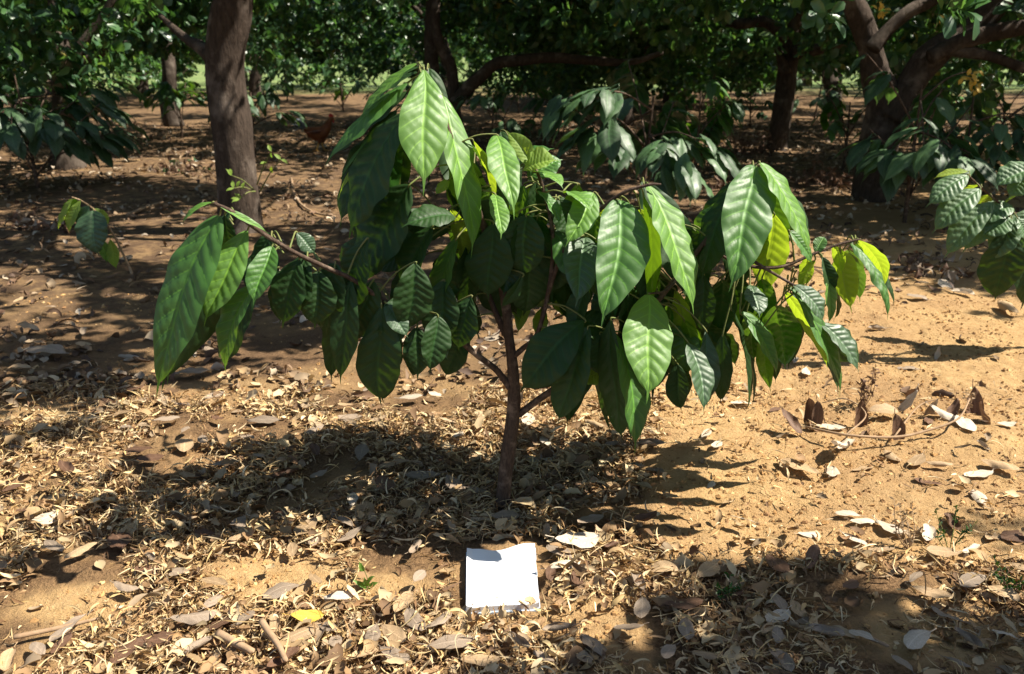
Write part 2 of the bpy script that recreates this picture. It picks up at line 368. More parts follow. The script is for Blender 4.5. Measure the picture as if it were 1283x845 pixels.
# ================================================================== SHREDDED LITTER (uncountable)
def shreds(name, n_try, ylo, yhi, dens, lmin, lmax, wmin, wmax, seed, lift, label, pal, ck=1.):
    g = np.random.default_rng(seed)
    y = ylo + (yhi - ylo) * g.random(n_try)
    x = (g.random(n_try) * 2 - 1) * (.66 * y + .35)
    px, py = project(np.stack([x, y, np.zeros_like(x)], -1))
    cl = vnoise(x * 3.2, y * 3.2, 21) * .6 + vnoise(x * 9, y * 9, 22) * .4
    keep = g.random(n_try) < np.clip(dens * (1.02 - bare(px, py)) * np.clip((cl - .30) * 3.6, .03, 1.), 0, 1) * (y / yhi)
    keep &= ~((px > 570) & (px < 690) & (py > 682) & (py < 772))
    x, y, cl = x[keep], y[keep], cl[keep]; k = len(x)
    S = 7
    Ln = lmin + (lmax - lmin) * g.random(k) ** 1.8; W = wmin + (wmax - wmin) * g.random(k) ** 1.6
    curl = ck * g.normal(0, 1.5, k) * (1 + (g.random(k) > .8) * 1.4); az = g.random(k) * 6.283; tilt = g.normal(0, .30, k); roll = ck * g.normal(0, .8, k); bend = g.normal(0, 1.0, k)
    s = np.linspace(0, 1, S)
    ang = curl[:, None] * (s[None] - .5) + tilt[:, None]; ah = az[:, None] + bend[:, None] * (s[None] - .5)
    d = np.stack([np.cos(ang) * np.cos(ah), np.cos(ang) * np.sin(ah), np.sin(ang)], -1)
    p = np.cumsum(d, 1) * (Ln / S)[:, None, None]; p -= p.mean(1, keepdims=True)
    sd = np.stack([-np.sin(ah), np.cos(ah), np.zeros_like(ah)], -1); nn = np.cross(d, sd)
    rl = roll[:, None] + g.normal(0, .8, k)[:, None] * (s[None] - .5)
    sd = sd * np.cos(rl)[..., None] + nn * np.sin(rl)[..., None]
    prof = np.array([.25, .75, 1, 1, .85, .55, .12])
    hw = W[:, None] * .5 * prof[None] * (1 + .25 * g.normal(0, 1, (k, S)).clip(-1, 1))
    cup = np.cross(d, sd) * (W * .22)[:, None, None]
    base = np.stack([x, y, gz(x, y)], -1)
    pm = p[..., 2].min(1)
    base[:, 2] += -pm * .75 + lift * g.random(k) ** 1.6 * (.4 + cl)
    p = p + base[:, None]
    V = np.stack([p - sd * hw[..., None] + cup, p, p + sd * hw[..., None] + cup], 2)      # k,S,3,3
    f0 = grid_faces(S, 3)
    F = (f0[None] + (np.arange(k) * S * 3)[:, None, None]).reshape(-1, 4)
    pal = np.array(pal); ci = g.integers(0, len(pal), k)
    c = pal[ci] * (.7 + .55 * g.random((k, 1)))
    C_ = np.repeat(c, S * 3, 0)
    o = obj(name, mesh_np(name, V.reshape(-1, 3), F, 4, [M['litter']], None, C_))
    tag(o, label, 'leaf litter', kind='stuff')
PAL = [(.50, .40, .22), (.42, .31, .15), (.36, .25, .12), (.26, .165, .08), (.46, .36, .22), (.17, .10, .05), (.55, .46, .30), (.30, .20, .11), (.12, .075, .045)]
PAL = [(c[0] * 1.2, c[1] * 1.13, c[2] * 1.06) for c in PAL]
shreds('broken_leaves', 9000, 1.45, 3.8, .9, .04, .10, .018, .045, 35, .035, 'broad broken brown and grey leaf pieces mixed into the litter', [(.34, .23, .12), (.26, .16, .08), (.44, .33, .19), (.16, .095, .05), (.52, .40, .24), (.30, .22, .14)], .5)
shreds('leaf_litter', 92000, 1.45, 3.6, .92, .018, .080, .003, .0125, 31, .028, 'straw brown shredded dry leaf litter around the sapling and the notebook', PAL)
shreds('shredded_straw', 30000, 1.45, 3.5, .95, .03, .12, .0018, .0055, 33, .045, 'thin curly straw coloured shreds lying over the dry leaf litter', [PAL[0], PAL[1], PAL[4], PAL[6], PAL[3]])
PAL2 = [(.34, .25, .16), (.26, .18, .11), (.20, .13, .08), (.15, .09, .055), (.40, .32, .23), (.11, .07, .045), (.085, .055, .04), (.45, .37, .28)]
shreds('far_leaf_litter', 90000, 3.4, 18.0, .95, .05, .14, .014, .05, 32, .03, 'brown fallen leaves covering the orchard floor in the background', PAL2)

def crumbs():
    g = np.random.default_rng(91); n = 42000
    y = 1.5 + 3.6 * g.random(n); x = (g.random(n) * 2 - 1) * (.62 * y + .2)
    px, py = project(np.stack([x, y, 0 * x], -1)); b = bare(px, py)
    k = (g.random(n) < b * np.clip((vnoise(x * 6, y * 6, 41) - .25) * 3, .15, 1)) & ~((px > 570) & (px < 690) & (py > 682) & (py < 772)); x, y = x[k], y[k]; n = len(x)
    r = .0022 + .0085 * g.random(n) ** 3.5
    th = np.arange(6) / 6 * 6.283
    ring = lambda rr, z: np.stack([np.cos(th) * rr, np.sin(th) * rr, np.full(6, z)], -1)
    T = np.concatenate([ring(.8, -.4), ring(1., .1), ring(.6, .6), ring(.05, .75)])
    V = T[None] * (1 + .28 * g.normal(0, 1, (n, 24, 1)).clip(-1.5, 1.5)) * r[:, None, None] * g.uniform(.6, 1.3, (n, 1, 3))
    V = V + np.stack([x, y, gz(x, y)], -1)[:, None]
    F = (grid_faces(4, 6, True)[None] + (np.arange(n) * 24)[:, None, None]).reshape(-1, 4)
    c = np.array([(.42, .25, .105), (.33, .19, .08), (.50, .33, .16), (.22, .125, .06)])[g.integers(0, 4, n)] * (.8 + .4 * g.random((n, 1)))
    m, nt = new_mat('soil_crumb'); a = nt.nodes.new('ShaderNodeAttribute'); a.attribute_name = 'Col'; finish(nt, a.outputs['Color'], .95, None, .1)
    tag(obj('soil_crumbs', mesh_np('soil_crumbs', V.reshape(-1, 3), F, 4, [m], None, np.repeat(c, 24, 0), False)), 'small orange soil crumbs and clods on the bare sand', 'soil', kind='stuff')
crumbs()

# ================================================================== HERO SAPLING
root = thing('cacao_sapling', 'large leafed green cacao sapling standing in the middle behind the white notebook', 'sapling', tuple(G(630, 638)))
RB = np.array(root.location)
def rel(p): return np.asarray(p) - RB
def pth(*pts): return [P(a, b, c) for a, b, c in pts]
BR = []
def branch(name, pts, radpx, sides=8, mat='stem', mi_label=None, rough=.06):
    mb = MB(); w = pth(*pts)
    r = [rp / FPX * 2.55 for rp in radpx]
    p, rr = tube(mb, [rel(q) for q in w], r, sides, 0, 7, rough, len(BR))
    o = mb.build(name, [M[mat]], root)
    BR.append(p + RB)
    if mi_label: o['label'] = mi_label
branch('trunk', [(629, 646, 2.54), (630, 630, 2.54), (633, 595, 2.54), (640, 545, 2.54), (644, 505, 2.54), (643, 470, 2.54), (640, 440, 2.54), (637, 415, 2.54), (634, 385, 2.54), (625, 340, 2.54), (603, 275, 2.52), (573, 195, 2.50), (548, 125, 2.49), (530, 86, 2.48)],
       [13.5, 11, 10, 9.2, 9, 7.5, 7, 6.5, 6.2, 5.2, 4.3, 3.4, 2.6, 1.5], 12)
branch('branch', [(642, 490, 2.54), (622, 464, 2.53), (595, 443, 2.49), (564, 416, 2.45), (522, 396, 2.40), (482, 378, 2.34), (445, 352, 2.30), (408, 335, 2.26), (368, 316, 2.23), (330, 293, 2.20), (295, 268, 2.18), (268, 255, 2.17)],
       [5, 4.6, 4.2, 4, 3.4, 3.2, 3, 2.8, 2.6, 2.6, 2.8, 2.2], mi_label='long thin branch reaching out to the left')
branch('branch', [(650, 520, 2.54), (672, 503, 2.53), (700, 484, 2.51), (744, 455, 2.48), (800, 405, 2.47), (850, 345, 2.48), (900, 280, 2.50), (930, 230, 2.51), (949, 205, 2.51)],
       [5, 4.6, 4.6, 4.2, 3.8, 3.4, 3, 2.4, 1.8], mi_label='branch forking off low and rising to the right')
branch('branch', [(640, 432, 2.54), (628, 408, 2.55), (613, 372, 2.57), (600, 338, 2.6), (585, 295, 2.63)], [4, 4, 3.4, 3, 2], mi_label='pale upright side shoot')
branch('branch', [(639, 450, 2.54), (655, 437, 2.53), (674, 416, 2.52), (690, 350, 2.52), (692, 290, 2.52), (680, 235, 2.52), (668, 205, 2.52)], [4, 3.6, 3.2, 3, 2.6, 2.2, 1.5])
branch('branch', [(686, 370, 2.52), (704, 320, 2.49), (735, 280, 2.46), (775, 245, 2.43), (812, 232, 2.42), (828, 231, 2.42)], [3, 2.8, 2.4, 2.2, 2, 1.2])
branch('branch', [(882, 306, 2.49), (925, 330, 2.50), (975, 335, 2.52), (1020, 318, 2.54), (1052, 306, 2.55), (1078, 300, 2.56)], [2.6, 2.4, 2.2, 2, 1.8, 1.2])
branch('branch', [(850, 345, 2.48), (842, 358, 2.42), (830, 366, 2.38), (814, 368, 2.36)], [2.2, 1.8, 1.6, 1.2])
branch('branch', [(900, 280, 2.5), (935, 320, 2.44), (985, 352, 2.42), (1010, 365, 2.42)], [2.4, 2.2, 1.8, 1.2])
ALLBR = np.concatenate(BR)

FR = (-.05, -.72, .70)
leaf_no = [0]; REC = []; STUFFM = ['leaf_light', 'leaf_mid', 'leaf_dark', 'leaf_young', 'leaf_shade', 'twig_green']
def hero_leaf(bx, by, tx, ty, wpx, Yb, dy, mat, n=FR, fold=.22, sag=.06, wave=.5, quilt=1., twist=0., curl=0., parent=None, base=None, brs=None, petmax=.2, obov=1., final=False, into=None, sd=None):
    if parent is None and not final:
        if mat in (LT, MD, SH) and dy < -.045: Yb += -dy * .45; dy *= 1.9; n = (n[0] + .22, n[1], n[2] + .12)
        if tx < 540 and by > 245 and Yb > 2.3: Yb -= .20 * min(1, max(0, (640 - bx) / 300))
    B, T = P(bx, by, Yb), P(tx, ty, Yb + dy)
    W = wpx / FPX * (Yb + dy * .5) * 1.05
    par = root if parent is None else parent; o0 = RB if base is None else base
    leaf_no[0] += 1; sd = leaf_no[0] if sd is None else sd
    if par is root and not final:
        REC.append((np.hypot(tx - bx, ty - by) * wpx, (bx, by, tx, ty, wpx, Yb, dy, mat), dict(n=n, fold=fold, sag=sag, wave=wave, quilt=quilt, twist=twist, curl=curl, petmax=petmax, obov=obov, sd=sd))); return
    mb = MB() if into is None else into
    k0 = 0 if into is None else STUFFM.index(mat)
    blade(mb, B - o0, T - o0, W, n, fold=fold, sag=sag, wave=wave, quilt=quilt, twist=twist, curl=curl, seed=sd, obov=obov, mi=k0)
    br = ALLBR if brs is None else brs
    d = np.linalg.norm(br - B, axis=1) + .15 * np.maximum(0, B[2] - br[:, 2])
    i = int(d.argmin()); A = br[i]
    if np.linalg.norm(A - B) > petmax: A = B + (A - B) / np.linalg.norm(A - B) * petmax
    up = np.array([0, 0, .12]) * np.linalg.norm(A - B)
    t = nrm(T - B)
    tube(mb, [A - o0, A * .5 + B * .5 + up - o0, B - o0 - t * .004, B + t * .012 - o0], [.0030, .0022, .0026, .0012], 6, 1 if into is None else len(STUFFM) - 1, 4)
    if into is None: return mb.build('leaf', [M[mat], M['twig_green']], par)
UN = (.1, .62, .62)      # seen from below: tip leads away from the viewer
LT, MD, DK, YG, SH = 'leaf_light', 'leaf_mid', 'leaf_dark', 'leaf_young', 'leaf_shade'
H = hero_leaf
# --- upper left cluster
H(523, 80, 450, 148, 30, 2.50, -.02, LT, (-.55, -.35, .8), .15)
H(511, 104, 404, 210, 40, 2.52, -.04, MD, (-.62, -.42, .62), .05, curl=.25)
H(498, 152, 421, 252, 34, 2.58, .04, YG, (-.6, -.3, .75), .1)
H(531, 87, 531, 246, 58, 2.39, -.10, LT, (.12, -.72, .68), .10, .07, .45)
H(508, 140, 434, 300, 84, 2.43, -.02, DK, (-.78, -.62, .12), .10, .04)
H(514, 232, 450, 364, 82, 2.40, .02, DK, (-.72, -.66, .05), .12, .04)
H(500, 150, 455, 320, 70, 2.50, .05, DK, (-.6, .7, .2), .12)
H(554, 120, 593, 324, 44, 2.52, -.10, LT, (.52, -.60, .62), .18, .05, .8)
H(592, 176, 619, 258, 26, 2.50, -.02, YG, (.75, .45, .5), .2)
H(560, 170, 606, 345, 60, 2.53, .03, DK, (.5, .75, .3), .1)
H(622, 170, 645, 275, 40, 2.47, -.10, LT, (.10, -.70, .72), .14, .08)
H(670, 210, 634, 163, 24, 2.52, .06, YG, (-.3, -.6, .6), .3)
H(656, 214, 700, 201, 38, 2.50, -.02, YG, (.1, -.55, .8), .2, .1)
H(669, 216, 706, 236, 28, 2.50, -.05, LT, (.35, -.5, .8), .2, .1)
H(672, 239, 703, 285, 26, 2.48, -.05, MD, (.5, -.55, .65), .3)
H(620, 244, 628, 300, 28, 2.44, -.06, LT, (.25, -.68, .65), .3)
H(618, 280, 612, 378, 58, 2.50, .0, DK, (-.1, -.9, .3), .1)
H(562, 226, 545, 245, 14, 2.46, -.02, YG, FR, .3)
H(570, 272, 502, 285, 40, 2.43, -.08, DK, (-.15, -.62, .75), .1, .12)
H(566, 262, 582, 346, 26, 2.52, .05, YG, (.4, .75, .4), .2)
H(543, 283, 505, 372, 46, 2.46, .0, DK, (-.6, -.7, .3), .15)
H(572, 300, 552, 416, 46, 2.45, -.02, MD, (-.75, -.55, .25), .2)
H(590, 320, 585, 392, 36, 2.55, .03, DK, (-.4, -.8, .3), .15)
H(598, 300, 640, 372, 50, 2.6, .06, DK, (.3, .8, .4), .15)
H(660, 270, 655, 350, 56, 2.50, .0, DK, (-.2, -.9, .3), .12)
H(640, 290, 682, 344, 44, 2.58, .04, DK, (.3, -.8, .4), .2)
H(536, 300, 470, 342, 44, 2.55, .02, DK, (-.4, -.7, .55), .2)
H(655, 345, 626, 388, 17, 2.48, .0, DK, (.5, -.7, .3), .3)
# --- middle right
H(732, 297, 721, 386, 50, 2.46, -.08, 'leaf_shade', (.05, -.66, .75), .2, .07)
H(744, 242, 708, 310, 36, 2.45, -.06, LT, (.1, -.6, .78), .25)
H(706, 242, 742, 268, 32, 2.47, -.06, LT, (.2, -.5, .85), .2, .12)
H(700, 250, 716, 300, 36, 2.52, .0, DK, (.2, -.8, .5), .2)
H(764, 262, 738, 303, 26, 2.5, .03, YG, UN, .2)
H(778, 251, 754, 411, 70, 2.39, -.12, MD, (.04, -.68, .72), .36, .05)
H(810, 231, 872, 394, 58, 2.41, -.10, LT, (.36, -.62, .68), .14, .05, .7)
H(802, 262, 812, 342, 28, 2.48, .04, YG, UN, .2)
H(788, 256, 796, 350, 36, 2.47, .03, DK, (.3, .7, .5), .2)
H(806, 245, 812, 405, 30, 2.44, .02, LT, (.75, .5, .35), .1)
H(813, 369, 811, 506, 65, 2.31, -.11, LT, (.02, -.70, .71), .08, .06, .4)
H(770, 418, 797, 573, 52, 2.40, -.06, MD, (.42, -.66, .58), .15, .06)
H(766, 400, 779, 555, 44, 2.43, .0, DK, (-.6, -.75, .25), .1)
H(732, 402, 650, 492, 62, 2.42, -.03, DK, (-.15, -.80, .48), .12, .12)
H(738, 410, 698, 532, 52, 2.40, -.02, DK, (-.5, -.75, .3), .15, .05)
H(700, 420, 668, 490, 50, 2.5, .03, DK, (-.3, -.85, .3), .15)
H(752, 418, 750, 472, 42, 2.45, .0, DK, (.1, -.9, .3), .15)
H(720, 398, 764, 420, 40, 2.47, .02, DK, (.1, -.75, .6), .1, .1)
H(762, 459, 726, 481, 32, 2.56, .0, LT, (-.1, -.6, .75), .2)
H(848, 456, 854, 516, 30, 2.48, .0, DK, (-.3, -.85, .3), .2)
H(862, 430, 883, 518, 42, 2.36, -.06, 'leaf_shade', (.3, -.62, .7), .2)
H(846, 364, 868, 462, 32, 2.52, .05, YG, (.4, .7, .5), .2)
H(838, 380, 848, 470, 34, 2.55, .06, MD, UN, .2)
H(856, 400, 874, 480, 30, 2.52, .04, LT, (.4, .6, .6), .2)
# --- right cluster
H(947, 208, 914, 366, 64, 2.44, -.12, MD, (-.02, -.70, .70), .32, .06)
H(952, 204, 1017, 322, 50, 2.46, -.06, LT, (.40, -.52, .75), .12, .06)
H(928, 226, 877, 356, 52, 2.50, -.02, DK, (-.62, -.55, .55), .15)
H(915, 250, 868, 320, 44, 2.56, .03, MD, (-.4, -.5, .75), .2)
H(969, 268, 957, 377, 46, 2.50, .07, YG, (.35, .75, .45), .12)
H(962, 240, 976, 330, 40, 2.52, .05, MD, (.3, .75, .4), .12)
H(989, 290, 1018, 332, 26, 2.50, .0, MD, (.4, -.6, .6), .2)
H(1021, 326, 1004, 367, 22, 2.54, .03, YG, (-.4, .6, .6), .3)
H(1065, 305, 1113, 404, 28, 2.53, -.06, MD, (.5, -.58, .62), .05, .12, 1., 1.7, curl=.3)
H(1074, 301, 1107, 368, 28, 2.57, .03, YG, (.55, .45, .65), .1, .16)
H(1053, 315, 1067, 392, 32, 2.56, .07, YG, (.1, .8, .5), .15, .08)
H(1030, 322, 1040, 372, 24, 2.53, .0, DK, (.2, -.8, .5), .4)
H(1036, 345, 1037, 410, 25, 2.53, -.02, LT, (.5, -.6, .6), .3)
H(1022, 318, 1033, 296, 17, 2.54, .03, MD, (0, -.6, .7), .3)
H(1045, 308, 1056, 345, 16, 2.55, .03, YG, UN, .3)
H(1012, 322, 1010, 360, 18, 2.56, .03, YG, UN, .3)
H(989, 359, 1054, 502, 38, 2.43, -.03, MD, (.66, -.60, .42), .2, .08, .6)
H(984, 366, 1038, 462, 26, 2.45, .04, YG, (.5, .6, .5), .2)
H(1028, 405, 1078, 468, 40, 2.42, -.04, 'leaf_shade', (.45, -.56, .70), .2)
H(993, 357, 1032, 408, 34, 2.42, -.04, 'leaf_shade', (.35, -.60, .72), .25, .12)
H(973, 383, 984, 463, 46, 2.47, .06, MD, (.15, .85, .35), .12)
H(940, 357, 952, 398, 32, 2.44, -.05, 'leaf_shade', (.1, -.65, .75), .25)
H(928, 391, 974, 474, 34, 2.44, -.03, MD, (.55, -.6, .6), .25, .1)
H(936, 390, 946, 455, 30, 2.52, .06, MD, UN, .15)
H(916, 385, 936, 526, 18, 2.45, .0, DK, (.8, -.5, .2), .4, .05, .9)
H(906, 418, 906, 506, 26, 2.47, .02, DK, (-.5, -.8, .2), .15)
H(884, 415, 883, 513, 34, 2.45, -.04, 'leaf_shade', (.25, -.7, .65), .2)
H(882, 345, 884, 420, 34, 2.52, .0, DK, (-.5, -.8, .2), .15)
H(905, 350, 900, 440, 40, 2.54, .04, DK, (.1, .9, .3), .15)
H(918, 340, 930, 420, 36, 2.56, .05, DK, (.2, .85, .3), .15)
H(955, 350, 962, 430, 34, 2.55, .05, MD, UN, .2)
H(952, 420, 966, 492, 22, 2.5, .03, LT, UN, .2)
# --- left branch
H(275, 270, 192, 500, 70, 2.36, -.05, MD, (-.30, -.66, .66), .12, .05, .45, 1.3)
H(310, 289, 254, 410, 48, 2.38, -.05, LT, (-.15, -.68, .70), .2)
H(341, 309, 317, 384, 38, 2.38, -.05, MD, (.0, -.66, .75), .45)
H(322, 356, 281, 468, 50, 2.36, -.02, MD, (-.45, -.66, .55), .25, .1)
H(375, 325, 353, 413, 48, 2.42, -.02, DK, (-.1, -.75, .6), .15)
H(400, 340, 394, 413, 48, 2.43, -.02, DK, (.1, -.75, .6), .15)
H(440, 352, 426, 484, 38, 2.43, -.02, DK, (-.1, -.85, .4), .15)
H(430, 345, 440, 400, 44, 2.46, .02, DK, (-.1, -.85, .4), .15)
H(478, 384, 477, 510, 60, 2.42, .0, DK, (-.12, -.92, .25), .1, .05)
H(523, 410, 523, 477, 36, 2.45, -.02, DK, (.05, -.8, .55), .15)
H(483, 380, 512, 424, 28, 2.43, -.04, 'leaf_shade', (.1, -.6, .75), .25)
H(537, 414, 562, 452, 24, 2.46, -.03, 'leaf_shade', (.1, -.65, .7), .25)
H(586, 405, 557, 474, 42, 2.56, .0, DK, (-.3, -.85, .3), .2)
H(266, 254, 227, 282, 12, 2.37, .0, LT, (-.3, -.5, .75), .3, .12)
H(282, 270, 292, 332, 28, 2.42, .03, DK, (-.2, -.8, .4), .15)
H(372, 292, 396, 319, 22, 2.46, .0, 'leaf_shade', (.0, -.7, .7), .2)
H(268, 255, 338, 293, 10, 2.37, .02, LT, (.2, -.5, .8), .3, .03)
_g = np.random.default_rng(5)
for i in range(18):
    bx, by = _g.uniform(545, 735), _g.uniform(268, 330)
    H(bx, by, bx + _g.normal(0, 18), by + _g.uniform(60, 95), _g.uniform(36, 52), _g.uniform(2.5, 2.66), _g.uniform(-.05, .08), DK, (_g.normal(0, .5), -.7 + 1.3 * (_g.random() < .4), .4), .2)
for i in range(34):
    bx, by = (_g.uniform(690, 930), _g.uniform(255, 400)) if i < 22 else (_g.uniform(590, 735), _g.uniform(225, 300))
    if bx < 790 and by > 370: by -= 70
    H(bx, by, bx + _g.normal(4, 22), by + _g.uniform(60, 105), _g.uniform(34, 50), _g.uniform(2.47, 2.64), _g.uniform(-.06, .08), (DK, DK, MD)[i % 3], (_g.normal(.1, .5), -.7 + 1.3 * (_g.random() < .3), .45), .22)
for q in ((468, 352, 440, 432, 46), (500, 372, 478, 440, 40), (420, 330, 408, 420, 44), (548, 396, 538, 470, 40), (385, 318, 366, 398, 42), (460, 300, 440, 392, 56), (520, 330, 508, 418, 52), (556, 352, 548, 440, 48), (340, 292, 320, 352, 30), (590, 372, 574, 440, 44)):
    H(q[0], q[1], q[2], q[3], q[4], 2.40 if q[0] > 500 else 2.44, _g.uniform(-.05, .04), DK, (_g.normal(-.1, .3), -.8, .4), .2)
# --- leaves seen through the gap behind the trunk
for q in ((668, 345, 640, 392, 24), (682, 352, 662, 378, 24), (690, 372, 718, 402, 22), (660, 372, 648, 420, 18), (680, 386, 674, 428, 20), (640, 372, 652, 404, 16)):
    H(q[0], q[1], q[2], q[3], q[4], 2.78, -.04, LT, (.2, -.6, .75), .2, petmax=.1)

REC.sort(key=lambda r: -r[0]); rest = MB(); gb_ = np.random.default_rng(77)
for i, (ar, a_, k_) in enumerate(REC): hero_leaf(*a_, final=True, into=None if i < 100 else rest, **k_)
for ar, a_, k_ in REC:                       # the leaves on the far side of the crown, behind the ones in front
    if a_[5] > 2.7 or ar < 1500: continue
    for j in range(2):
        if gb_.random() < .22: continue
        bx, by, tx, ty, wp, Yb, dy, mt = a_; o_ = .14 + .17 * j + .12 * gb_.random(); jx, jy = gb_.normal(0, 5, 2)
        k2 = dict(k_); k2.update(sd=int(gb_.integers(1e6)), n=tuple(np.array(k_['n']) + gb_.normal(0, .3, 3)), petmax=.12)
        hero_leaf(bx + jx, by + jy + 4, tx + jx, ty + jy - 8, wp * .9, Yb + o_, dy + gb_.uniform(0, .1), 'leaf_dark' if mt != 'leaf_young' else 'leaf_mid', final=True, into=rest, **k2)
tag(rest.build('foliage', [M[q] for q in STUFFM], root), kind='stuff')

# ================================================================== NEAR RIGHT SAPLING (cut by the frame)
gb = G(1346, 436)
r2 = thing('cacao_sapling', 'sapling with ribbed grey green leaves cut off by the right edge of the photo', 'sapling', tuple(gb))
def tube_obj(name, pts, rad, mat, parent=None, base=None, sides=8, sub=6, rough=.08, seed=1):
    mb = MB(); b = np.zeros(3) if base is None else np.asarray(base)
    p, _ = tube(mb, [np.asarray(q) - b for q in pts], rad, sides, 0, sub, rough, seed)
    return mb.build(name, [M[mat]], parent), p + b
_, pa = tube_obj('stem', [G(1346, 440), P(1345, 400, 4.1), P(1342, 340, 4.08), P(1335, 285, 4.05), P(1332, 240, 4.05)], [.018, .015, .013, .010, .006], 'stem', r2, gb)
_, pb = tube_obj('branch', [P(1335, 300, 4.05), P(1300, 282, 4.0), P(1262, 262, 3.97), P(1235, 240, 3.95), P(1212, 219, 3.93)], [.009, .008, .006, .005, .003], 'stem', r2, gb)
_, pc = tube_obj('branch', [P(1335, 290, 4.05), P(1318, 240, 4.0), P(1300, 205, 3.97)], [.008, .006, .004], 'stem', r2, gb)
BR2 = np.concatenate([pa, pb, pc])
def H2(*a, **k):
    a = list(a); a[4] *= 1.22; hero_leaf(*a, parent=r2, base=gb, brs=BR2, petmax=.14, **k)
H2(1213, 215, 1169, 224, 14, 3.98, .03, YG, (-.2, -.3, .9), .2)
H2(1213, 220, 1159, 260, 24, 3.90, -.05, 'leaf_bg', (-.25, -.68, .68), .1, .1, .4, 1.5)
H2(1228, 237, 1167, 293, 28, 3.90, -.05, 'leaf_bg', (-.25, -.68, .68), .1, .1, .4, 1.5)
H2(1245, 254, 1182, 324, 28, 3.90, -.05, 'leaf_bg', (-.25, -.68, .68), .1, .1, .4, 1.5)
H2(1228, 232, 1182, 256, 20, 4.0, .04, YG, (-.1, .5, .8), .1)
H2(1240, 244, 1226, 262, 22, 4.0, .04, YG, (-.1, .5, .8), .1)
H2(1267, 274, 1228, 297, 26, 3.92, -.03, 'leaf_bg', (-.15, -.6, .75), .15)
H2(1262, 286, 1247, 378, 42, 3.92, .02, DK, (-.3, -.9, .15), .1)
H2(1281, 296, 1280, 390, 38, 3.94, .0, DK, (.1, -.9, .2), .1)
H2(1300, 208, 1245, 236, 28, 3.92, -.03, 'leaf_bg', (-.1, -.5, .85), .15, quilt=1.5)
H2(1302, 234, 1250, 262, 26, 3.97, .02, MD, (-.2, .4, .8), .15)
H2(1300, 215, 1252, 232, 22, 4.0, .05, YG, (-.2, .4, .8), .15)
H2(1275, 274, 1285, 303, 20, 3.88, -.02, 'leaf_bg', (.1, -.6, .7), .2)
H2(1310, 300, 1310, 395, 44, 3.95, .02, DK, (.2, -.9, .2), .1)
H2(1335, 240, 1392, 320, 44, 4.05, .0, 'leaf_bg', (.4, -.4, .8), .1)
H2(1335, 240, 1372, 200, 40, 4.1, .1, 'leaf_bg', (.2, -.3, .8), .1)
H2(1335, 250, 1330, 340, 44, 4.05, -.14, 'leaf_bg', (.1, -.6, .8), .1)
H2(1335, 250, 1300, 180, 40, 4.15, .15, 'leaf_bg', (-.2, -.4, .8), .1)

for q in ((1258, 262, 1205, 318, 26), (1275, 268, 1240, 330, 28), (1290, 280, 1262, 345, 32), (1268, 258, 1222, 282, 24), (1295, 262, 1270, 318, 30), (1290, 215, 1262, 250, 26)):
    H2(*q, 3.96, -.04, 'leaf_bg', (-.2, -.62, .72), .12, .1)
# ================================================================== SMALL WILTED SPRIG, left
gb = G(166, 342)
r3 = thing('young_plant', 'small drooping yellow green young plant on the left in front of the leaning tree trunk', 'young plant', tuple(gb))
_, pa = tube_obj('stem', [G(166, 345), P(162, 335, 5.66), P(153, 316, 5.64), P(141, 292, 5.62), P(122, 267, 5.6), P(104, 253, 5.58), P(90, 247, 5.57)], [.010, .009, .008, .007, .006, .005, .003], 'stick', r3, gb)
def H3(*a, **k): hero_leaf(*a, parent=r3, base=gb, brs=pa, petmax=.1, **k)
H3(92, 249, 72, 290, 17, 5.58, .0, YG, (-.4, -.6, .6), .2)
H3(101, 251, 86, 293, 17, 5.56, -.02, YG, (-.1, -.7, .6), .2)
H3(96, 250, 78, 272, 14, 5.62, .03, MD, (-.4, .6, .6), .2)
H3(117, 264, 124, 322, 40, 5.55, -.08, SH, (-.05, -.7, .68), .15, .1)
H3(112, 258, 99, 290, 24, 5.58, -.05, SH, (-.2, -.7, .68), .2)
H3(118, 262, 136, 284, 18, 5.62, .02, YG, (.3, -.6, .7), .2)
H3(138, 300, 146, 338, 15, 5.6, .0, YG, (.3, -.7, .6), .2)
H3(128, 300, 134, 330, 14, 5.58, .0, LT, (.3, -.7, .6), .2)

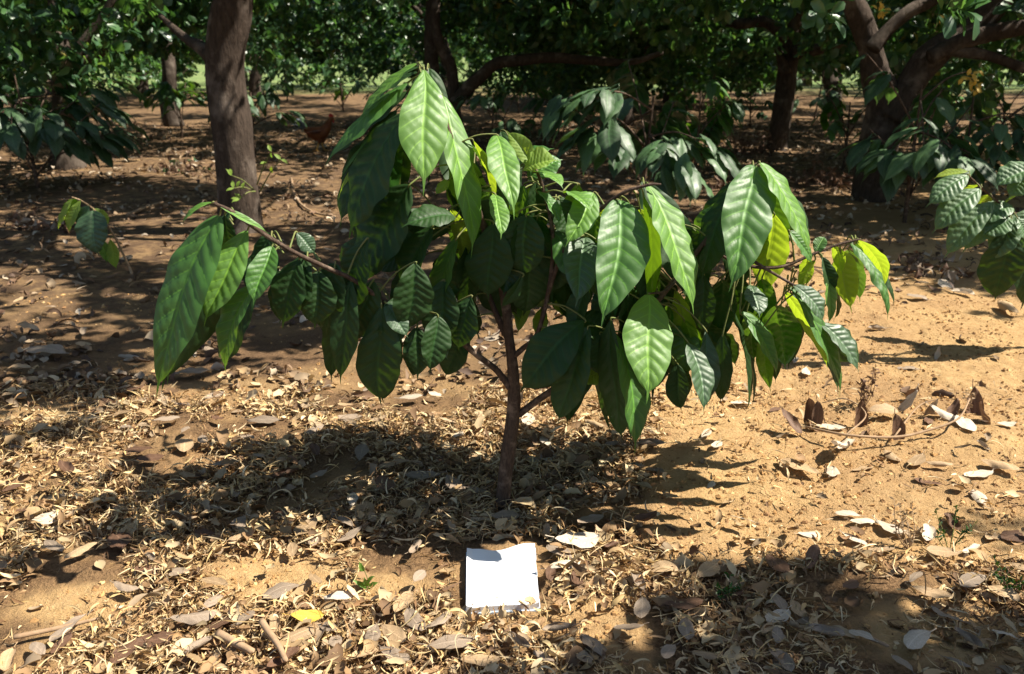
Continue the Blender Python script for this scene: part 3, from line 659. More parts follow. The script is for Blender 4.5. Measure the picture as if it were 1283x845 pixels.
# ================================================================== NOTEBOOK
zt = .022
c00, c10, c11, c01 = [G(a, b, zt) for a, b in ((583, 764), (677, 759), (671, 686), (584, 690))]
def notebook():
    cen = (c00 + c10 + c11 + c01) / 4; cen[2] = 0
    cen = cen + np.array([0, 0, float(gz(cen[0], cen[1]))]) * 0
    nb = thing('notebook', 'open white paper notebook lying on the dry litter in front of the sapling', 'notebook', tuple(cen))
    def slab(name, mat, z0, z1, inset, wav, parent):
        n = 26; s = np.linspace(inset, 1 - inset, n)
        U, V = np.meshgrid(s, s)
        pt = (c00[None, None] * ((1 - U) * (1 - V))[..., None] + c10 * (U * (1 - V))[..., None] + c11 * (U * V)[..., None] + c01 * ((1 - U) * V)[..., None])
        bend = wav * (.012 * np.clip(V - .78, 0, 1) / .22 * (np.sin(U * 9 + .5) * .55 + 1.5 * U ** 3 - .2) + .008 * np.clip(U - .9, 0, 1) / .1 * np.clip(.35 - V, 0, 1) / .3 + .010 * np.clip(.1 - U, 0, 1) / .1)
        bend += .004 * np.sin(U * 3.1) * wav
        mb = MB(); top = pt.copy(); top[..., 2] = z1 + bend; bot = pt.copy(); bot[..., 2] = z0 + bend * .6
        f = grid_faces(n, n)
        mb.add((top - cen).reshape(-1, 3), f); mb.add((bot - cen).reshape(-1, 3), f[:, ::-1])
        idx = np.concatenate([np.arange(n), np.arange(1, n) * n + n - 1, (n - 1) * n + np.arange(n - 2, -1, -1), np.arange(n - 2, -1, -1) * n])
        a = top.reshape(-1, 3)[idx] - cen; b = bot.reshape(-1, 3)[idx] - cen; k = len(idx)
        i = np.arange(k - 1); mb.add(np.vstack([a, b]), np.stack([i, i + k, i + k + 1, i + 1], -1))
        return mb.build(name, [M[mat]], parent, False)
    slab('page_block', 'paper', .0065, .0225, .012, 1., nb)
    slab('cover', 'cover', .001, .0058, 0., 1., nb)['label'] = 'pale blue back cover'
m, nt = new_mat('paper')
w = nt.nodes.new('ShaderNodeTexWave'); w.bands_direction = 'Z'; w.inputs['Scale'].default_value = 160; w.inputs['Distortion'].default_value = 1.
tc = nt.nodes.new('ShaderNodeTexCoord'); L(nt, tc.outputs['Object'], w.inputs['Vector'])
gg = nt.nodes.new('ShaderNodeNewGeometry'); sn = nt.nodes.new('ShaderNodeSeparateXYZ'); L(nt, gg.outputs['Normal'], sn.inputs[0])
finish(nt, mixc(nt, mth(nt, 'MULTIPLY', mapr(nt, sn.outputs[2], .3, .6, .5, 0), w.outputs['Fac']), (.84, .84, .85), (.5, .5, .52)), .75, None, .2); M['paper'] = m
M['cover'] = mat_simple('cover', (.45, .58, .72), (.50, .62, .75), 20, .5, .1, .001)
notebook()

# ================================================================== DRY LEAVES ONE BY ONE
def dry_mesh(seed, mat, curl, W=.5):
    g = np.random.default_rng(seed); mb = MB()
    nu, nv = 16, 9
    u = np.linspace(0, 1, nu)[:, None]; v = np.linspace(-1, 1, nv)[None]
    w = np.sin(math.pi * np.clip(u, 0, 1) ** (1.0 + .35 * g.random())) ** .6
    w = w * (1 + .035 * g.normal(0, 1, (nu, nv)).clip(-1.2, 1.2) * (np.abs(v) > .9))
    half = W * .5 * w
    kp = curl; th = v * half * kp
    y = np.sin(th) / kp + .05 * np.sin(u * 3 + g.random() * 6); cz = (1 - np.cos(th)) / kp
    cz = cz + .02 * np.sin(u * 9 + v * 3 + g.random() * 6) * np.abs(v) + .012 * np.sin(u * 19 + g.random() * 6 + v * 5) - .02 * np.abs(v) ** .5
    k2 = g.normal(0, .5) + .25 * curl * g.random(); th = (u - .5) * k2
    x = np.sin(th) / k2 + 0 * v - cz * np.sin(th); cz = (1 - np.cos(th)) / k2 + cz * np.cos(th)
    if g.random() < .4: cz = -cz
    cz = cz - cz.min()
    pts = np.stack([x, y, cz], -1).reshape(-1, 3)
    uv = np.stack([u + 0 * v, v * .5 + .5 + 0 * u], -1).reshape(-1, 2)
    mb.add(pts, grid_faces(nu, nv), 0, uv)
    tube(mb, [(-.5, .06 * 0, pts[nv // 2, 2]), (-.58, .01, pts[nv // 2, 2] + .01), (-.68, .03, pts[nv // 2, 2] + .03)], [.012, .010, .014], 5, 0, 3)
    return mb.mesh('dry_leaf', [M[mat]])
KINDS = {'dry_pale': 'pale cream', 'dry_tan': 'tan', 'dry_grey': 'grey brown', 'dry_brown': 'dark brown'}
DM = {}
for mt in KINDS:
    DM[mt, 'flat'] = [dry_mesh(100 + 7 * i + len(mt), mt, .4 + .3 * i, .42 + .05 * i) for i in range(4)]
    DM[mt, 'curled'] = [dry_mesh(200 + 7 * i + len(mt), mt, 3. + 1.6 * i, .44 + .06 * i) for i in range(4)]
def zone(px, py):
    if py < 430: return ('on the dark ground left behind the sapling' if px < 640 else 'on the ground right behind the sapling')
    if py > 690 and px > 690: return 'on the shaded ground right of the notebook'
    if py > 690: return 'on the litter left of the notebook'
    if px > 800: return 'on the sunlit sand right of the sapling'
    if py > 505: return "on the litter in the sapling's shadow"
    return 'on the sunlit ground just behind the sapling'
placed = []
def put_leaf(px, py, lenpx, mt, pose, rot=None, tilt=None, label=None, lift=0.004, group=True):
    p = G(px, py)
    Ls = lenpx / FPX * np.linalg.norm(p - CAM)
    me = random.choice(DM[mt, pose]) if mt in KINDS else dry_mesh(int(px * 3 + py), mt, 3.5 if pose == 'curled' else .9)
    o = obj('dry_leaf', me)
    o.location = (p[0], p[1], float(gz(p[0], p[1])) + lift)
    o.scale = (Ls, Ls * random.uniform(.85, 1.1), Ls * random.uniform(.7, 1.))
    o.rotation_euler = (random.gauss(0, .13) if tilt is None else tilt, random.gauss(0, .10), random.uniform(0, 6.28) if rot is None else rot)
    if label: tag(o, label, 'dry leaf')
    else:
        z = zone(px, py); ps = 'flat' if pose == 'flat' else 'curled up'
        tag(o, f'{ps} {KINDS[mt]} fallen leaf {z}', 'dry leaf', f'{ps} {KINDS[mt]} leaves {z}')
    placed.append((px, py)); return o
put_leaf(722, 692, 62, 'dry_pale', 'flat', .35, .05, 'large pale cream two lobed fallen leaf right beside the notebook', .04)
put_leaf(929, 664, 30, 'dry_pale', 'flat', 2.5, .5, 'pale leaf standing half upright alone on the bare sand with a dark shadow', .045)
put_leaf(426, 761, 38, 'dry_pale', 'flat', .1, .1, 'bright cream fallen leaf between the green seedling and the yellow leaf', .04)
put_leaf(386, 788, 40, 'dry_yellow', 'flat', .1, .25, 'bright yellow fallen leaf on the litter at the lower left', .045)
put_leaf(57, 660, 42, 'dry_pale', 'curled', .9, .3, 'half shaded pale curled leaf at the left edge in the dark litter', .02)
put_leaf(526, 742, 26, 'dry_grey', 'flat', 1.2, .5, 'round grey brown leaf just left of the notebook', .04)
put_leaf(565, 824, 58, 'dry_grey', 'flat', .25, .05, 'big grey brown fallen leaf at the bottom edge below the notebook', .035)
put_leaf(886, 724, 48, 'dry_tan', 'flat', .95, .35, 'upright tan leaf at the edge of the shade right of the notebook', .035)
put_leaf(245, 790, 50, 'dry_grey', 'curled', .3, .1, 'pale grey curled leaf in the sunlit litter at the lower left', .04)
put_leaf(330, 529, 40, 'dry_grey', 'flat', -.1, .1, 'flat oval leaf lying in the sapling shadow below the left branch', .015)
for px, py, ln, mt, ps in ((1042, 592, 32, 'dry_pale', 'flat'), (1062, 646, 28, 'dry_pale', 'flat'), (1084, 655, 34, 'dry_pale', 'curled'), (1070, 676, 36, 'dry_pale', 'flat'), (1118, 664, 42, 'dry_pale', 'flat'),
    (1150, 583, 36, 'dry_tan', 'flat'), (1176, 588, 30, 'dry_tan', 'curled'), (1207, 540, 40, 'dry_pale', 'flat'), (1226, 598, 36, 'dry_pale', 'flat'), (1252, 594, 40, 'dry_tan', 'curled'), (1192, 660, 44, 'dry_brown', 'curled'),
    (1276, 676, 40, 'dry_brown', 'flat'), (1160, 672, 40, 'dry_pale', 'curled'), (1104, 692, 36, 'dry_tan', 'curled'), (1216, 692, 30, 'dry_pale', 'curled'), (1218, 738, 44, 'dry_grey', 'flat'), (1000, 586, 56, 'dry_tan', 'curled'),
    (1180, 703, 36, 'dry_tan', 'flat'), (803, 780, 36, 'dry_grey', 'flat'), (787, 803, 36, 'dry_grey', 'flat'), (838, 832, 34, 'dry_grey', 'flat'), (1000, 770, 36, 'dry_tan', 'flat'), (972, 809, 26, 'dry_grey', 'flat'),
    (1078, 806, 30, 'dry_pale', 'flat'), (1150, 812, 48, 'dry_pale', 'curled'), (1185, 780, 36, 'dry_grey', 'flat'), (884, 832, 36, 'dry_tan', 'curled'), (960, 800, 28, 'dry_tan', 'curled'), (1210, 812, 36, 'dry_grey', 'curled'),
    (470, 812, 40, 'dry_grey', 'flat'), (495, 836, 44, 'dry_grey', 'flat'), (550, 795, 44, 'dry_grey', 'curled'), (395, 692, 32, 'dry_grey', 'flat'), (442, 640, 30, 'dry_pale', 'flat'), (570, 616, 40, 'dry_grey', 'flat'),
    (598, 622, 36, 'dry_grey', 'flat'), (530, 605, 44, 'dry_grey', 'flat'), (575, 552, 18, 'dry_pale', 'flat'), (683, 562, 30, 'dry_pale', 'flat'), (692, 600, 22, 'dry_grey', 'flat'), (740, 660, 40, 'dry_grey', 'flat'),
    (160, 750, 36, 'dry_grey', 'curled'), (840, 620, 22, 'dry_tan', 'flat'), (898, 560, 22, 'dry_pale', 'flat'), (884, 546, 24, 'dry_pale', 'flat'), (928, 506, 26, 'dry_pale', 'flat'), (995, 455, 22, 'dry_pale', 'flat'),
    (1010, 470, 22, 'dry_pale', 'flat'), (1040, 538, 34, 'dry_pale', 'flat'), (1118, 574, 30, 'dry_tan', 'curled'), (1260, 540, 20, 'dry_pale', 'flat'), (1060, 560, 36, 'dry_pale', 'curled'), (515, 508, 30, 'dry_pale', 'flat'),
    (545, 502, 24, 'dry_pale', 'flat'), (270, 505, 24, 'dry_grey', 'flat'), (210, 535, 30, 'dry_grey', 'flat'), (60, 450, 50, 'dry_grey', 'flat'), (240, 470, 40, 'dry_grey', 'flat'), (1185, 360, 36, 'dry_pale', 'flat'),
    (1262, 395, 46, 'dry_tan', 'curled'), (1150, 378, 26, 'dry_grey', 'flat'), (1205, 372, 26, 'dry_pale', 'curled'), (1120, 352, 26, 'dry_pale', 'flat'), (800, 745, 40, 'dry_grey', 'curled'), (690, 735, 34, 'dry_brown', 'curled'),
    (345, 800, 40, 'dry_tan', 'curled'), (300, 690, 26, 'dry_tan', 'curled'), (270, 745, 38, 'dry_tan', 'curled'), (740, 830, 40, 'dry_grey', 'flat'), (650, 820, 40, 'dry_grey', 'curled'), (700, 808, 40, 'dry_grey', 'curled')):
    put_leaf(px, py, ln, mt, ps, lift=.012 if px > 820 and py < 700 else .032)
gr_ = random.Random(11)
while len(placed) < 296:
    px, py = gr_.uniform(0, 1283), 240 + 605 * gr_.random() ** .85
    if 560 < px < 700 and 670 < py < 780: continue
    sand_ = px > 820 and 380 < py < 700
    if sand_ and gr_.random() < (.35 if px > 1000 and py > 500 else .7): continue
    bp = float(bare(np.array([px]), np.array([py]))[0])
    if not sand_ and py > 430 and gr_.random() < bp * .8: continue
    if min((px - a) ** 2 + ((py - b) * 1.6) ** 2 for a, b in placed) < 24 ** 2: continue
    mt = gr_.choices(list(KINDS), (3, 2, 2, .8) if sand_ else (.45, 2.7, 4.2, 2.6))[0]
    d = np.linalg.norm(G(px, py) - CAM)
    put_leaf(px, py, gr_.uniform(.055, .115) * FPX / d, mt, 'curled' if gr_.random() < .42 else 'flat', lift=.03 if not sand_ else .004)

# ================================================================== STICKS, SEEDLING, WEEDS, DEAD BRANCH
def stick(pxs, r, mat, label, z=.012, name='stick', seed=3):
    pts = [G(a, b) for a, b in pxs]; pts = [np.array([p[0], p[1], float(gz(p[0], p[1])) + z + r]) for p in pts]
    mb = MB(); c = pts[0]; tube(mb, [p - c for p in pts], [r * f for f in np.linspace(1.05, .8, len(pts))], 9, 0, 6, .12, seed)
    return tag(mb.build(name, [M[mat]], None, True, tuple(c)), label, 'stick')
stick([(330, 803), (340, 817), (352, 834), (360, 850)], .0085, 'stick', 'thick brown stick end at the bottom edge left of centre', .04)
stick([(275, 810), (295, 821), (318, 832)], .011, 'stick', 'short thick pale stick lying beside a thinner one at lower left', .03)
stick([(1074, 794), (1092, 804), (1112, 815)], .006, 'dry_s' if False else 'stick', 'short broken stick in the shaded litter at lower right', .012)
stick([(738, 826), (755, 837)], .012, 'stick_dark', 'stubby dark stick at the bottom edge right of the notebook', .01)
stick([(860, 800), (905, 815), (950, 835)], .003, 'stick_dark', 'thin dark twig crossing the shade at the bottom right', .008)
stick([(20, 812), (70, 800), (128, 788)], .006, 'stick', 'long pale dry stalk in the sunlit litter at the bottom left', .02)
stick([(365, 225), (371, 250), (390, 268), (420, 275)], .012, 'stick', 'curved root like twig on the ground right of the leaning trunk', .01)
stick([(160, 272), (185, 262), (205, 256)], .015, 'stick', 'straight pale stick on the dark ground left of the leaning trunk', .01)
stick([(860, 272), (890, 268), (925, 269)], .014, 'stick', 'pale stick on the ground behind the right side of the sapling', .02)

gb = G(460, 742); sd = thing('seedling', 'tiny green seedling with small oval leaves left of the notebook', 'seedling', tuple(gb))
tube_obj('stem', [gb - [0, 0, .01], P(461, 728, gb[1]), P(456, 714, gb[1]), P(453, 706, gb[1])], [.0016, .0014, .0012, .001], 'twig_green', sd, gb, 5)
for bx, by, tx, ty, w in ((456, 716, 450, 704, 7), (460, 735, 456, 723, 8), (461, 738, 474, 730, 7), (460, 738, 441, 726, 7), (459, 730, 470, 722, 6)):
    mb = MB(); blade(mb, P(bx, by, gb[1]) - gb, P(tx, ty, gb[1] - .01) - gb, w / FPX * 2.3, (0, -.6, .8), 8, 5, seed=bx, nveins=4); mb.build('leaf', [M['leaf_light']], sd)
gb = G(283, 812); sd = thing('seedling', 'tiny bright green sprout in the sunlit litter at the lower left', 'seedling', tuple(gb))
tube_obj('stem', [gb, P(284, 802, gb[1])], [.0016, .001], 'twig_green', sd, gb, 5)
for bx, by, tx, ty, w in ((284, 804, 294, 800, 7), (284, 804, 277, 799, 6)):
    mb = MB(); blade(mb, P(bx, by, gb[1]) - gb, P(tx, ty, gb[1] - .01) - gb, w / FPX * 2.1, (0, -.6, .8), 8, 5, seed=bx, nveins=4); mb.build('leaf', [M['leaf_light']], sd)

def weed(px, py, hgt, nst, label, mat, lm, seed, spread=.5, lw=.008):
    g = np.random.default_rng(seed); gb = G(px, py); gb[2] = float(gz(gb[0], gb[1]))
    w = thing('dry_weed', label, 'weed', tuple(gb)); mb = MB(); ml = MB()
    for i in range(nst):
        a = g.random() * 6.28; d = np.array([math.cos(a) * spread, math.sin(a) * spread, 1.]) * hgt * (.5 + .5 * g.random())
        mid = d * .5 + g.normal(0, .08, 3) * hgt
        p, _ = tube(mb, [np.array([0, 0, -.01]), mid, d], [.0016, .0013, .0008], 5, 0, 5)
        for q in p[4:]:
            for k in range(2):
                t = nrm(g.normal(0, 1, 3) + [0, 0, .3]); blade(ml, q, q + t * lw * (1.5 + 2 * g.random()), lw, g.normal(0, 1, 3), 5, 3, seed=int(g.integers(1e6)), nveins=2)
    mb.build('stem', [M[mat]], w); ml.build('foliage', [M[lm]], w)
weed(1082, 512, .17, 7, 'thin reddish dry weed sprig standing beside the right leaf cluster', 'stick_dark', 'dry_brown', 5, .25, .009)
weed(1190, 690, .12, 5, 'thin olive weed growing among pale leaves on the sand', 'twig_green', 'leaf_dark', 6, .5, .006)
weed(1140, 690, .13, 7, 'yellowish dry weed tuft among pale leaves at the shade edge', 'stick', 'dry_tan', 8, .6, .006)
weed(1262, 745, .10, 6, 'small grey weed in the shade near the right edge', 'stick_dark', 'leaf_dark', 9, .6, .007)
weed(905, 755, .12, 7, 'dark spindly weed in the shaded litter right of the notebook', 'stick_dark', 'leaf_dark', 10, .5, .006)
weed(1210, 520, .12, 5, 'straw coloured weed stalks rising beside the dead branch', 'stick', 'dry_tan', 11, .4, .006)

gb = G(1120, 545); db = thing('dead_branch', 'dead fallen branch with curled brown leaves on the sand at right', 'branch', tuple(gb))
_, q1 = tube_obj('twig', [G(1010, 535, .03), G(1060, 545, .05), G(1120, 548, .04), G(1160, 540, .05), G(1200, 525, .08), G(1215, 500, .10)], [.004, .005, .005, .0045, .004, .003], 'stick', db, gb, 6)
_, q2 = tube_obj('twig', [G(1060, 545, .05), G(1085, 520, .07), G(1060, 500, .09), G(1030, 505, .06)], [.004, .003, .003, .002], 'stick', db, gb, 6)
_, q3 = tube_obj('twig', [G(1120, 548, .04), G(1150, 510, .07), G(1175, 500, .09)], [.004, .003, .002], 'stick', db, gb, 6)
g5 = random.Random(5)
for px, py, ln, mt, ps, ti in ((1014, 517, 34, 'dry_brown', 'curled', 1.2), (1024, 522, 30, 'dry_brown', 'curled', 1.0), (1077, 524, 38, 'dry_brown', 'curled', 1.3), (1124, 541, 34, 'dry_brown', 'curled', 1.3), (1137, 508, 34, 'dry_pale', 'flat', .8),
                               (1166, 518, 32, 'dry_grey', 'curled', 1.1), (1222, 512, 40, 'dry_brown', 'curled', .8), (1230, 524, 36, 'dry_brown', 'curled', .9), (1106, 518, 34, 'dry_tan', 'flat', .3), (1048, 560, 40, 'dry_pale', 'curled', .6),
                               (1143, 496, 26, 'dry_brown', 'curled', .6), (1196, 518, 30, 'dry_brown', 'curled', .7), (1180, 520, 30, 'dry_pale', 'curled', .6), (990, 530, 34, 'dry_brown', 'curled', .4)):
    p = G(px, py, .035); s = 1.12 * ln / FPX * np.linalg.norm(p - CAM)
    o = obj('leaf', g5.choice(DM[mt, ps]), db); o.location = tuple(p - gb + [0, 0, .006]); o.scale = (s, s, s); o.rotation_euler = (ti * .6, ti + g5.uniform(-.3, .3), g5.uniform(0, 6.28))

# ================================================================== BACKGROUND CACAO SAPLINGS
def bg_sapling(px, py, h, rad, nb, nl, mats, label, seed, leafL=.26, droop=1., group=None, name='cacao_sapling', low=.35):
    g = np.random.default_rng(seed); gb = G(px, py)
    t = thing(name, label, 'sapling', tuple(gb), group)
    mb, ml = MB(), MB(); top = np.array([g.normal(0, .05), g.normal(0, .05), h * .8])
    p0, _ = tube(mb, [np.array([0, 0, -.03]), top * .4 + g.normal(0, .02, 3), top], [.02, .016, .008], 8, 0, 6, .08, seed)
    tips = []
    for i in range(nb):
        a = i * 2.4 + g.random(); st = p0[int(len(p0) * (.2 + .75 * g.random())) - 1]
        e = np.array([math.cos(a) * rad * (.5 + .5 * g.random()), math.sin(a) * rad * (.5 + .5 * g.random()), h * (low + (1 - low) * g.random())])
        p, _ = tube(mb, [st, (st + e) * .5 + [0, 0, .05], e], [.010, .008, .005], 6, 0, 5, .08, seed + i)
        tips += list(p[5:])
    tips = np.array(tips)
    for i in range(nl):
        B = tips[g.integers(len(tips))] + g.normal(0, .03, 3)
        a = g.random() * 6.28; o = nrm(np.array([B[0], B[1], 0]) + np.array([math.cos(a), math.sin(a), 0]) * .35)
        ln = leafL * (.6 + .6 * g.random()); dr = droop * (.5 + .9 * g.random())
        T = B + nrm(o + np.array([0, 0, -dr])) * ln
        if T[2] < .03: T[2] = .03
        blade(ml, B, T, ln * (.34 + .1 * g.random()), np.array([0, 0, 1.]) + o * .5 + g.normal(0, .2, 3), 20, 7, .2, .12, 1., .6, int(g.integers(1e6)), int(g.integers(len(mats))), curl=.2)
        tube(ml, [tips[np.linalg.norm(tips - B, axis=1).argmin()], B], [.003, .003], 5, 0, 3)
    mb.build('stem', [M['stem']], t); ml.build('foliage', [M[q] for q in mats], t)
    return t
bg_sapling(48, 236, 1.45, 1.0, 16, 230, ['leaf_far', 'leaf_shade'], 'dark dense leafed sapling at the left edge under the low branches', 41, .36)
bg_sapling(228, 172, 1.0, .7, 8, 70, ['leaf_bg', 'leaf_mid'], 'small bright leafed sapling just left of the leaning trunk', 42, .30)
bg_sapling(320, 196, 1.4, .6, 10, 90, ['leaf_bg', 'leaf_far'], 'tall dark sapling just right of the leaning trunk', 43, .28)
bg_sapling(800, 285, 1.3, .72, 13, 130, ['leaf_shade', 'leaf_bg', 'leaf_far'], 'broad bluish green sapling in shade right behind the middle sapling', 44, .38)
bg_sapling(868, 225, 1.2, .5, 9, 70, ['leaf_bg', 'leaf_mid'], 'narrow green sapling right of the broad shaded sapling', 50, .32)
bg_sapling(1133, 281, 1.4, .55, 11, 90, ['leaf_bg', 'leaf_far'], 'sapling with hanging leaves in front of the forked tree', 45, .34)
bg_sapling(1205, 268, 1.25, .65, 11, 100, ['leaf_far', 'leaf_bg'], 'dark sapling between the forked tree and the right edge', 46, .28)
bg_sapling(622, 190, 1.0, .6, 7, 55, ['leaf_bg', 'leaf_far'], 'low dark sapling behind the top leaves of the middle sapling', 47, .26)
bg_sapling(700, 182, .9, .6, 7, 50, ['leaf_bg', 'leaf_far'], 'low leafy sapling behind the long bent tree limb', 48, .26)
bg_sapling(1055, 215, 1.0, .5, 7, 50, ['leaf_bg', 'leaf_mid'], 'yellow green sapling left of the forked tree trunk', 49, .24)
bg_sapling(430, 140, 1.1, .9, 7, 55, ['leaf_bg', 'leaf_mid'], 'pale sapling far off right of the rooster', 51, .28)
bg_sapling(940, 160, .8, .6, 7, 50, ['leaf_bg', 'leaf_far'], 'low dark sapling left of the trunk with a stub', 52, .24)
bg_sapling(130, 140, .9, .8, 7, 50, ['leaf_mid', 'leaf_bg'], 'far sapling in the light gap at upper left', 53, .26)
bg_sapling(760, 150, .9, .8, 7, 55, ['leaf_bg', 'leaf_far'], 'far dark sapling above the broad shaded sapling', 54, .26)

for px, py, h, rd_, nl, lab in ((560, 128, 1.3, 1.2, 100, 'far sapling in the gap below the twisted pale trunk'), (720, 128, 1.3, 1.2, 100, 'far sapling left of the reddish trunk'), (905, 124, 1.4, 1.2, 100, 'far sapling left of the stub trunk, deep in the orchard'), (300, 122, 1.3, 1.2, 90, 'far sapling just behind the leaning trunk'), (1090, 130, 1.4, 1.2, 90, 'far sapling seen past the left limb of the forked tree'), (60, 126, 1.4, 1.2, 90, 'far sapling near the left edge by the bright field'), (100, 182, 1.1, .8, 80, 'leafy sapling in front of the dark forked tree at upper left'), (520, 150, 1.2, 1., 90, 'far leafy sapling just above the top leaf of the middle sapling'), (650, 140, 1.2, 1.1, 90, 'far leafy sapling below the long horizontal limb'),
                             (1250, 190, 1.3, .9, 110, 'dense leafy sapling at the right edge beyond the dark sapling'), (1170, 170, 1.3, .9, 100, 'leafy sapling behind the forked tree under its thick right limb'), (1020, 150, 1.2, .9, 90, 'far sapling between the stub trunk and the forked tree'),
                             (870, 140, 1.3, 1., 90, 'far sapling left of the stub trunk'), (360, 128, 1.2, 1., 90, 'far sapling left of the rooster and beyond it'), (20, 160, 1.3, 1., 90, 'far dark sapling at the left edge'), (210, 126, 1.2, 1.1, 90, 'far low sapling beyond the small bright one')):
    bg_sapling(px, py, h, rd_, 10, nl, ['leaf_bg', 'leaf_mid'] if px % 20 else ['leaf_bg', 'leaf_far'], lab, px + 900, .28, low=.2)

def dead_bush(px, py, h, rad, n, label, seed, mats=('dry_brown',)):
    g = np.random.default_rng(seed); gb = G(px, py); t = thing('dead_bush', label, 'dead plant', tuple(gb)); mb, ml = MB(), MB()
    for i in range(n):
        a = g.random() * 6.28; e = np.array([math.cos(a) * rad * g.random(), math.sin(a) * rad * g.random(), h * (.4 + .6 * g.random())])
        s = e * [1, 1, 0] * .6; s[2] = -.02
        tube(mb, [np.array([0, 0, -.02]), s * .5 + [0, 0, .02], s, (s + e) * .5 + g.normal(0, .02, 3), e], [.006, .005, .005, .004, .002], 5, 0, 4)
        for k in range(4):
            q = s + (e - s) * g.random(); d = nrm(g.normal(0, 1, 3) + [0, 0, -.8])
            blade(ml, q, q + d * .09, .05, g.normal(0, 1, 3), 8, 5, .6, .2, .5, 1.5, int(g.integers(1e6)), int(g.integers(len(mats))))
    mb.build('stem', [M['stick_dark']], t); ml.build('foliage', [M[q] for q in mats], t)
dead_bush(935, 192, .30, .75, 34, 'wide clump of dark dead weeds left of the trunk with a stub', 61)
dead_bush(1030, 232, .26, .45, 20, 'dark dead weed clump between the two right trunks', 62)
dead_bush(1075, 238, .2, .3, 12, 'small dead weed clump at the foot of the forked tree', 63)
dead_bush(900, 240, .14, .4, 14, 'low dead twigs on the ground above the right leaf cluster', 64)
dead_bush(75, 285, .16, .55, 22, 'dark heap of dead leaves at left behind the drooping young plant', 65, ('dry_brown', 'dry_grey'))
dead_bush(225, 215, .2, .45, 20, 'grey dead weed clump left of the leaning trunk', 66, ('dry_grey', 'leaf_shade', 'dry_brown'))
dead_bush(1165, 345, .12, .35, 14, 'low heap of dead leaves on the ground left of the right edge sapling', 67, ('dry_brown', 'dry_grey'))

# ================================================================== TREES
def crown_data(seed, Rr, zb, zt, nclump, cx=0., cy=0., dome=.42, skirt=.43):
    g = np.random.default_rng(seed); n = nclump
    kind = g.random(n); th = g.random(n) * 6.283
    ph = g.random(6) * 6.28
    lob = 1 + .10 * np.sin(3 * th + ph[0]) + .08 * np.sin(5 * th + ph[1])
    hem = zb + .38 * np.sin(2 * th + ph[2]) + .34 * np.sin(5 * th + ph[3]) + .18 * np.sin(11 * th + ph[4])
    el = np.arcsin(g.random(n) ** .85)
    rd = Rr * lob * (1 - np.abs(g.normal(0, .13, n)))
    x = np.cos(th) * rd; y = np.sin(th) * rd; z = np.zeros(n)
    dm = kind < dome
    z[dm] = zb + .7 + (zt - zb - .7) * np.sin(el[dm]); x[dm] *= np.cos(el[dm]); y[dm] *= np.cos(el[dm])
    sk = (kind >= dome) & (kind < dome + skirt)
    z[sk] = hem[sk] + 1.5 * g.random(sk.sum()) ** 1.3; f = .62 + .42 * g.random(sk.sum()) ** .6; x[sk] *= f; y[sk] *= f
    it = kind >= dome + skirt
    f = np.sqrt(g.random(it.sum())); x[it] *= f; y[it] *= f; z[it] = zb + .75 + 1.6 * g.random(it.sum())
    cl = vnoise(x * .9 + 40, (y + z * .7) * .9 + 40, seed) * .55 + vnoise(x * 2.1 + 70, (y - z) * 2.1 + 70, seed + 1) * .45
    keep = cl > .40 + .12 * dm
    x, y, z = x[keep], y[keep], z[keep]; n = len(x)
    c = np.stack([x + cx, y + cy, z], -1)
    ax = nrm(np.stack([x, y, np.full(n, -.2)], -1) * [1 / Rr, 1 / Rr, 1] + g.normal(0, .55, (n, 3)))
    K = 11
    C = np.repeat(c, K, 0); A = np.repeat(ax, K, 0); m = len(C)
    r1 = nrm(np.cross(A, g.normal(0, 1, (m, 3))))
    ct = g.uniform(-.15, .75, m)[:, None]
    t = nrm(A * ct + r1 * np.sqrt(1 - np.clip(ct, 0, 1) ** 2) + np.array([0, 0, -.25]))
    nr = nrm(A + g.normal(0, .35, (m, 3)) + np.array([0, 0, .5])); nr = nrm(nr - t * (nr * t).sum(1, keepdims=True)); s = np.cross(t, nr)
    Ln = g.uniform(.09, .165, m)[:, None, None]; W = Ln * g.uniform(.48, .62, m)[:, None, None]
    C = C + A * g.uniform(-.12, .06, m)[:, None] + t * .015
    u = np.array([0, .35, .72, 1.])[:, None]; hw = np.array([.06, .38, .5, .14])[:, None]; v = np.array([-1, 0, 1.])[None]
    uu = (u + 0 * v).ravel(); lat = (hw * v).ravel(); up = (.13 * np.abs(v) * hw * 2 + .10 * (4 * u * (1 - u))).ravel() - .05 * uu ** 3
    V = C[:, None] + t[:, None] * uu[None, :, None] * Ln + s[:, None] * lat[None, :, None] * W + nr[:, None] * up[None, :, None] * W
    F = (grid_faces(4, 3)[None] + (np.arange(m) * 12)[:, None, None]).reshape(-1, 4)
    pal = np.array([(.034, .090, .028), (.055, .130, .038), (.034, .085, .038), (.075, .155, .048), (.050, .115, .052), (.110, .19, .055)])
    col = pal[g.choice(len(pal), m, p=[.26, .24, .2, .14, .12, .04])] * (.75 + .5 * g.random((m, 1)))
    yl = g.random(m) < .006; col[yl] = (.28, .24, .05)
    return V.reshape(-1, 3), F, np.repeat(col, 12, 0)
def crown_mesh(*a, **k):
    v, f, c = crown_data(*a, **k); return mesh_np('crown', v, f, 4, [M['crown']], None, c)
CM = [crown_mesh(300 + i, 3.3 + .25 * i, (1.5, 1.85, 1.25)[i], 4.6 + .3 * i, 3500) for i in range(3)]
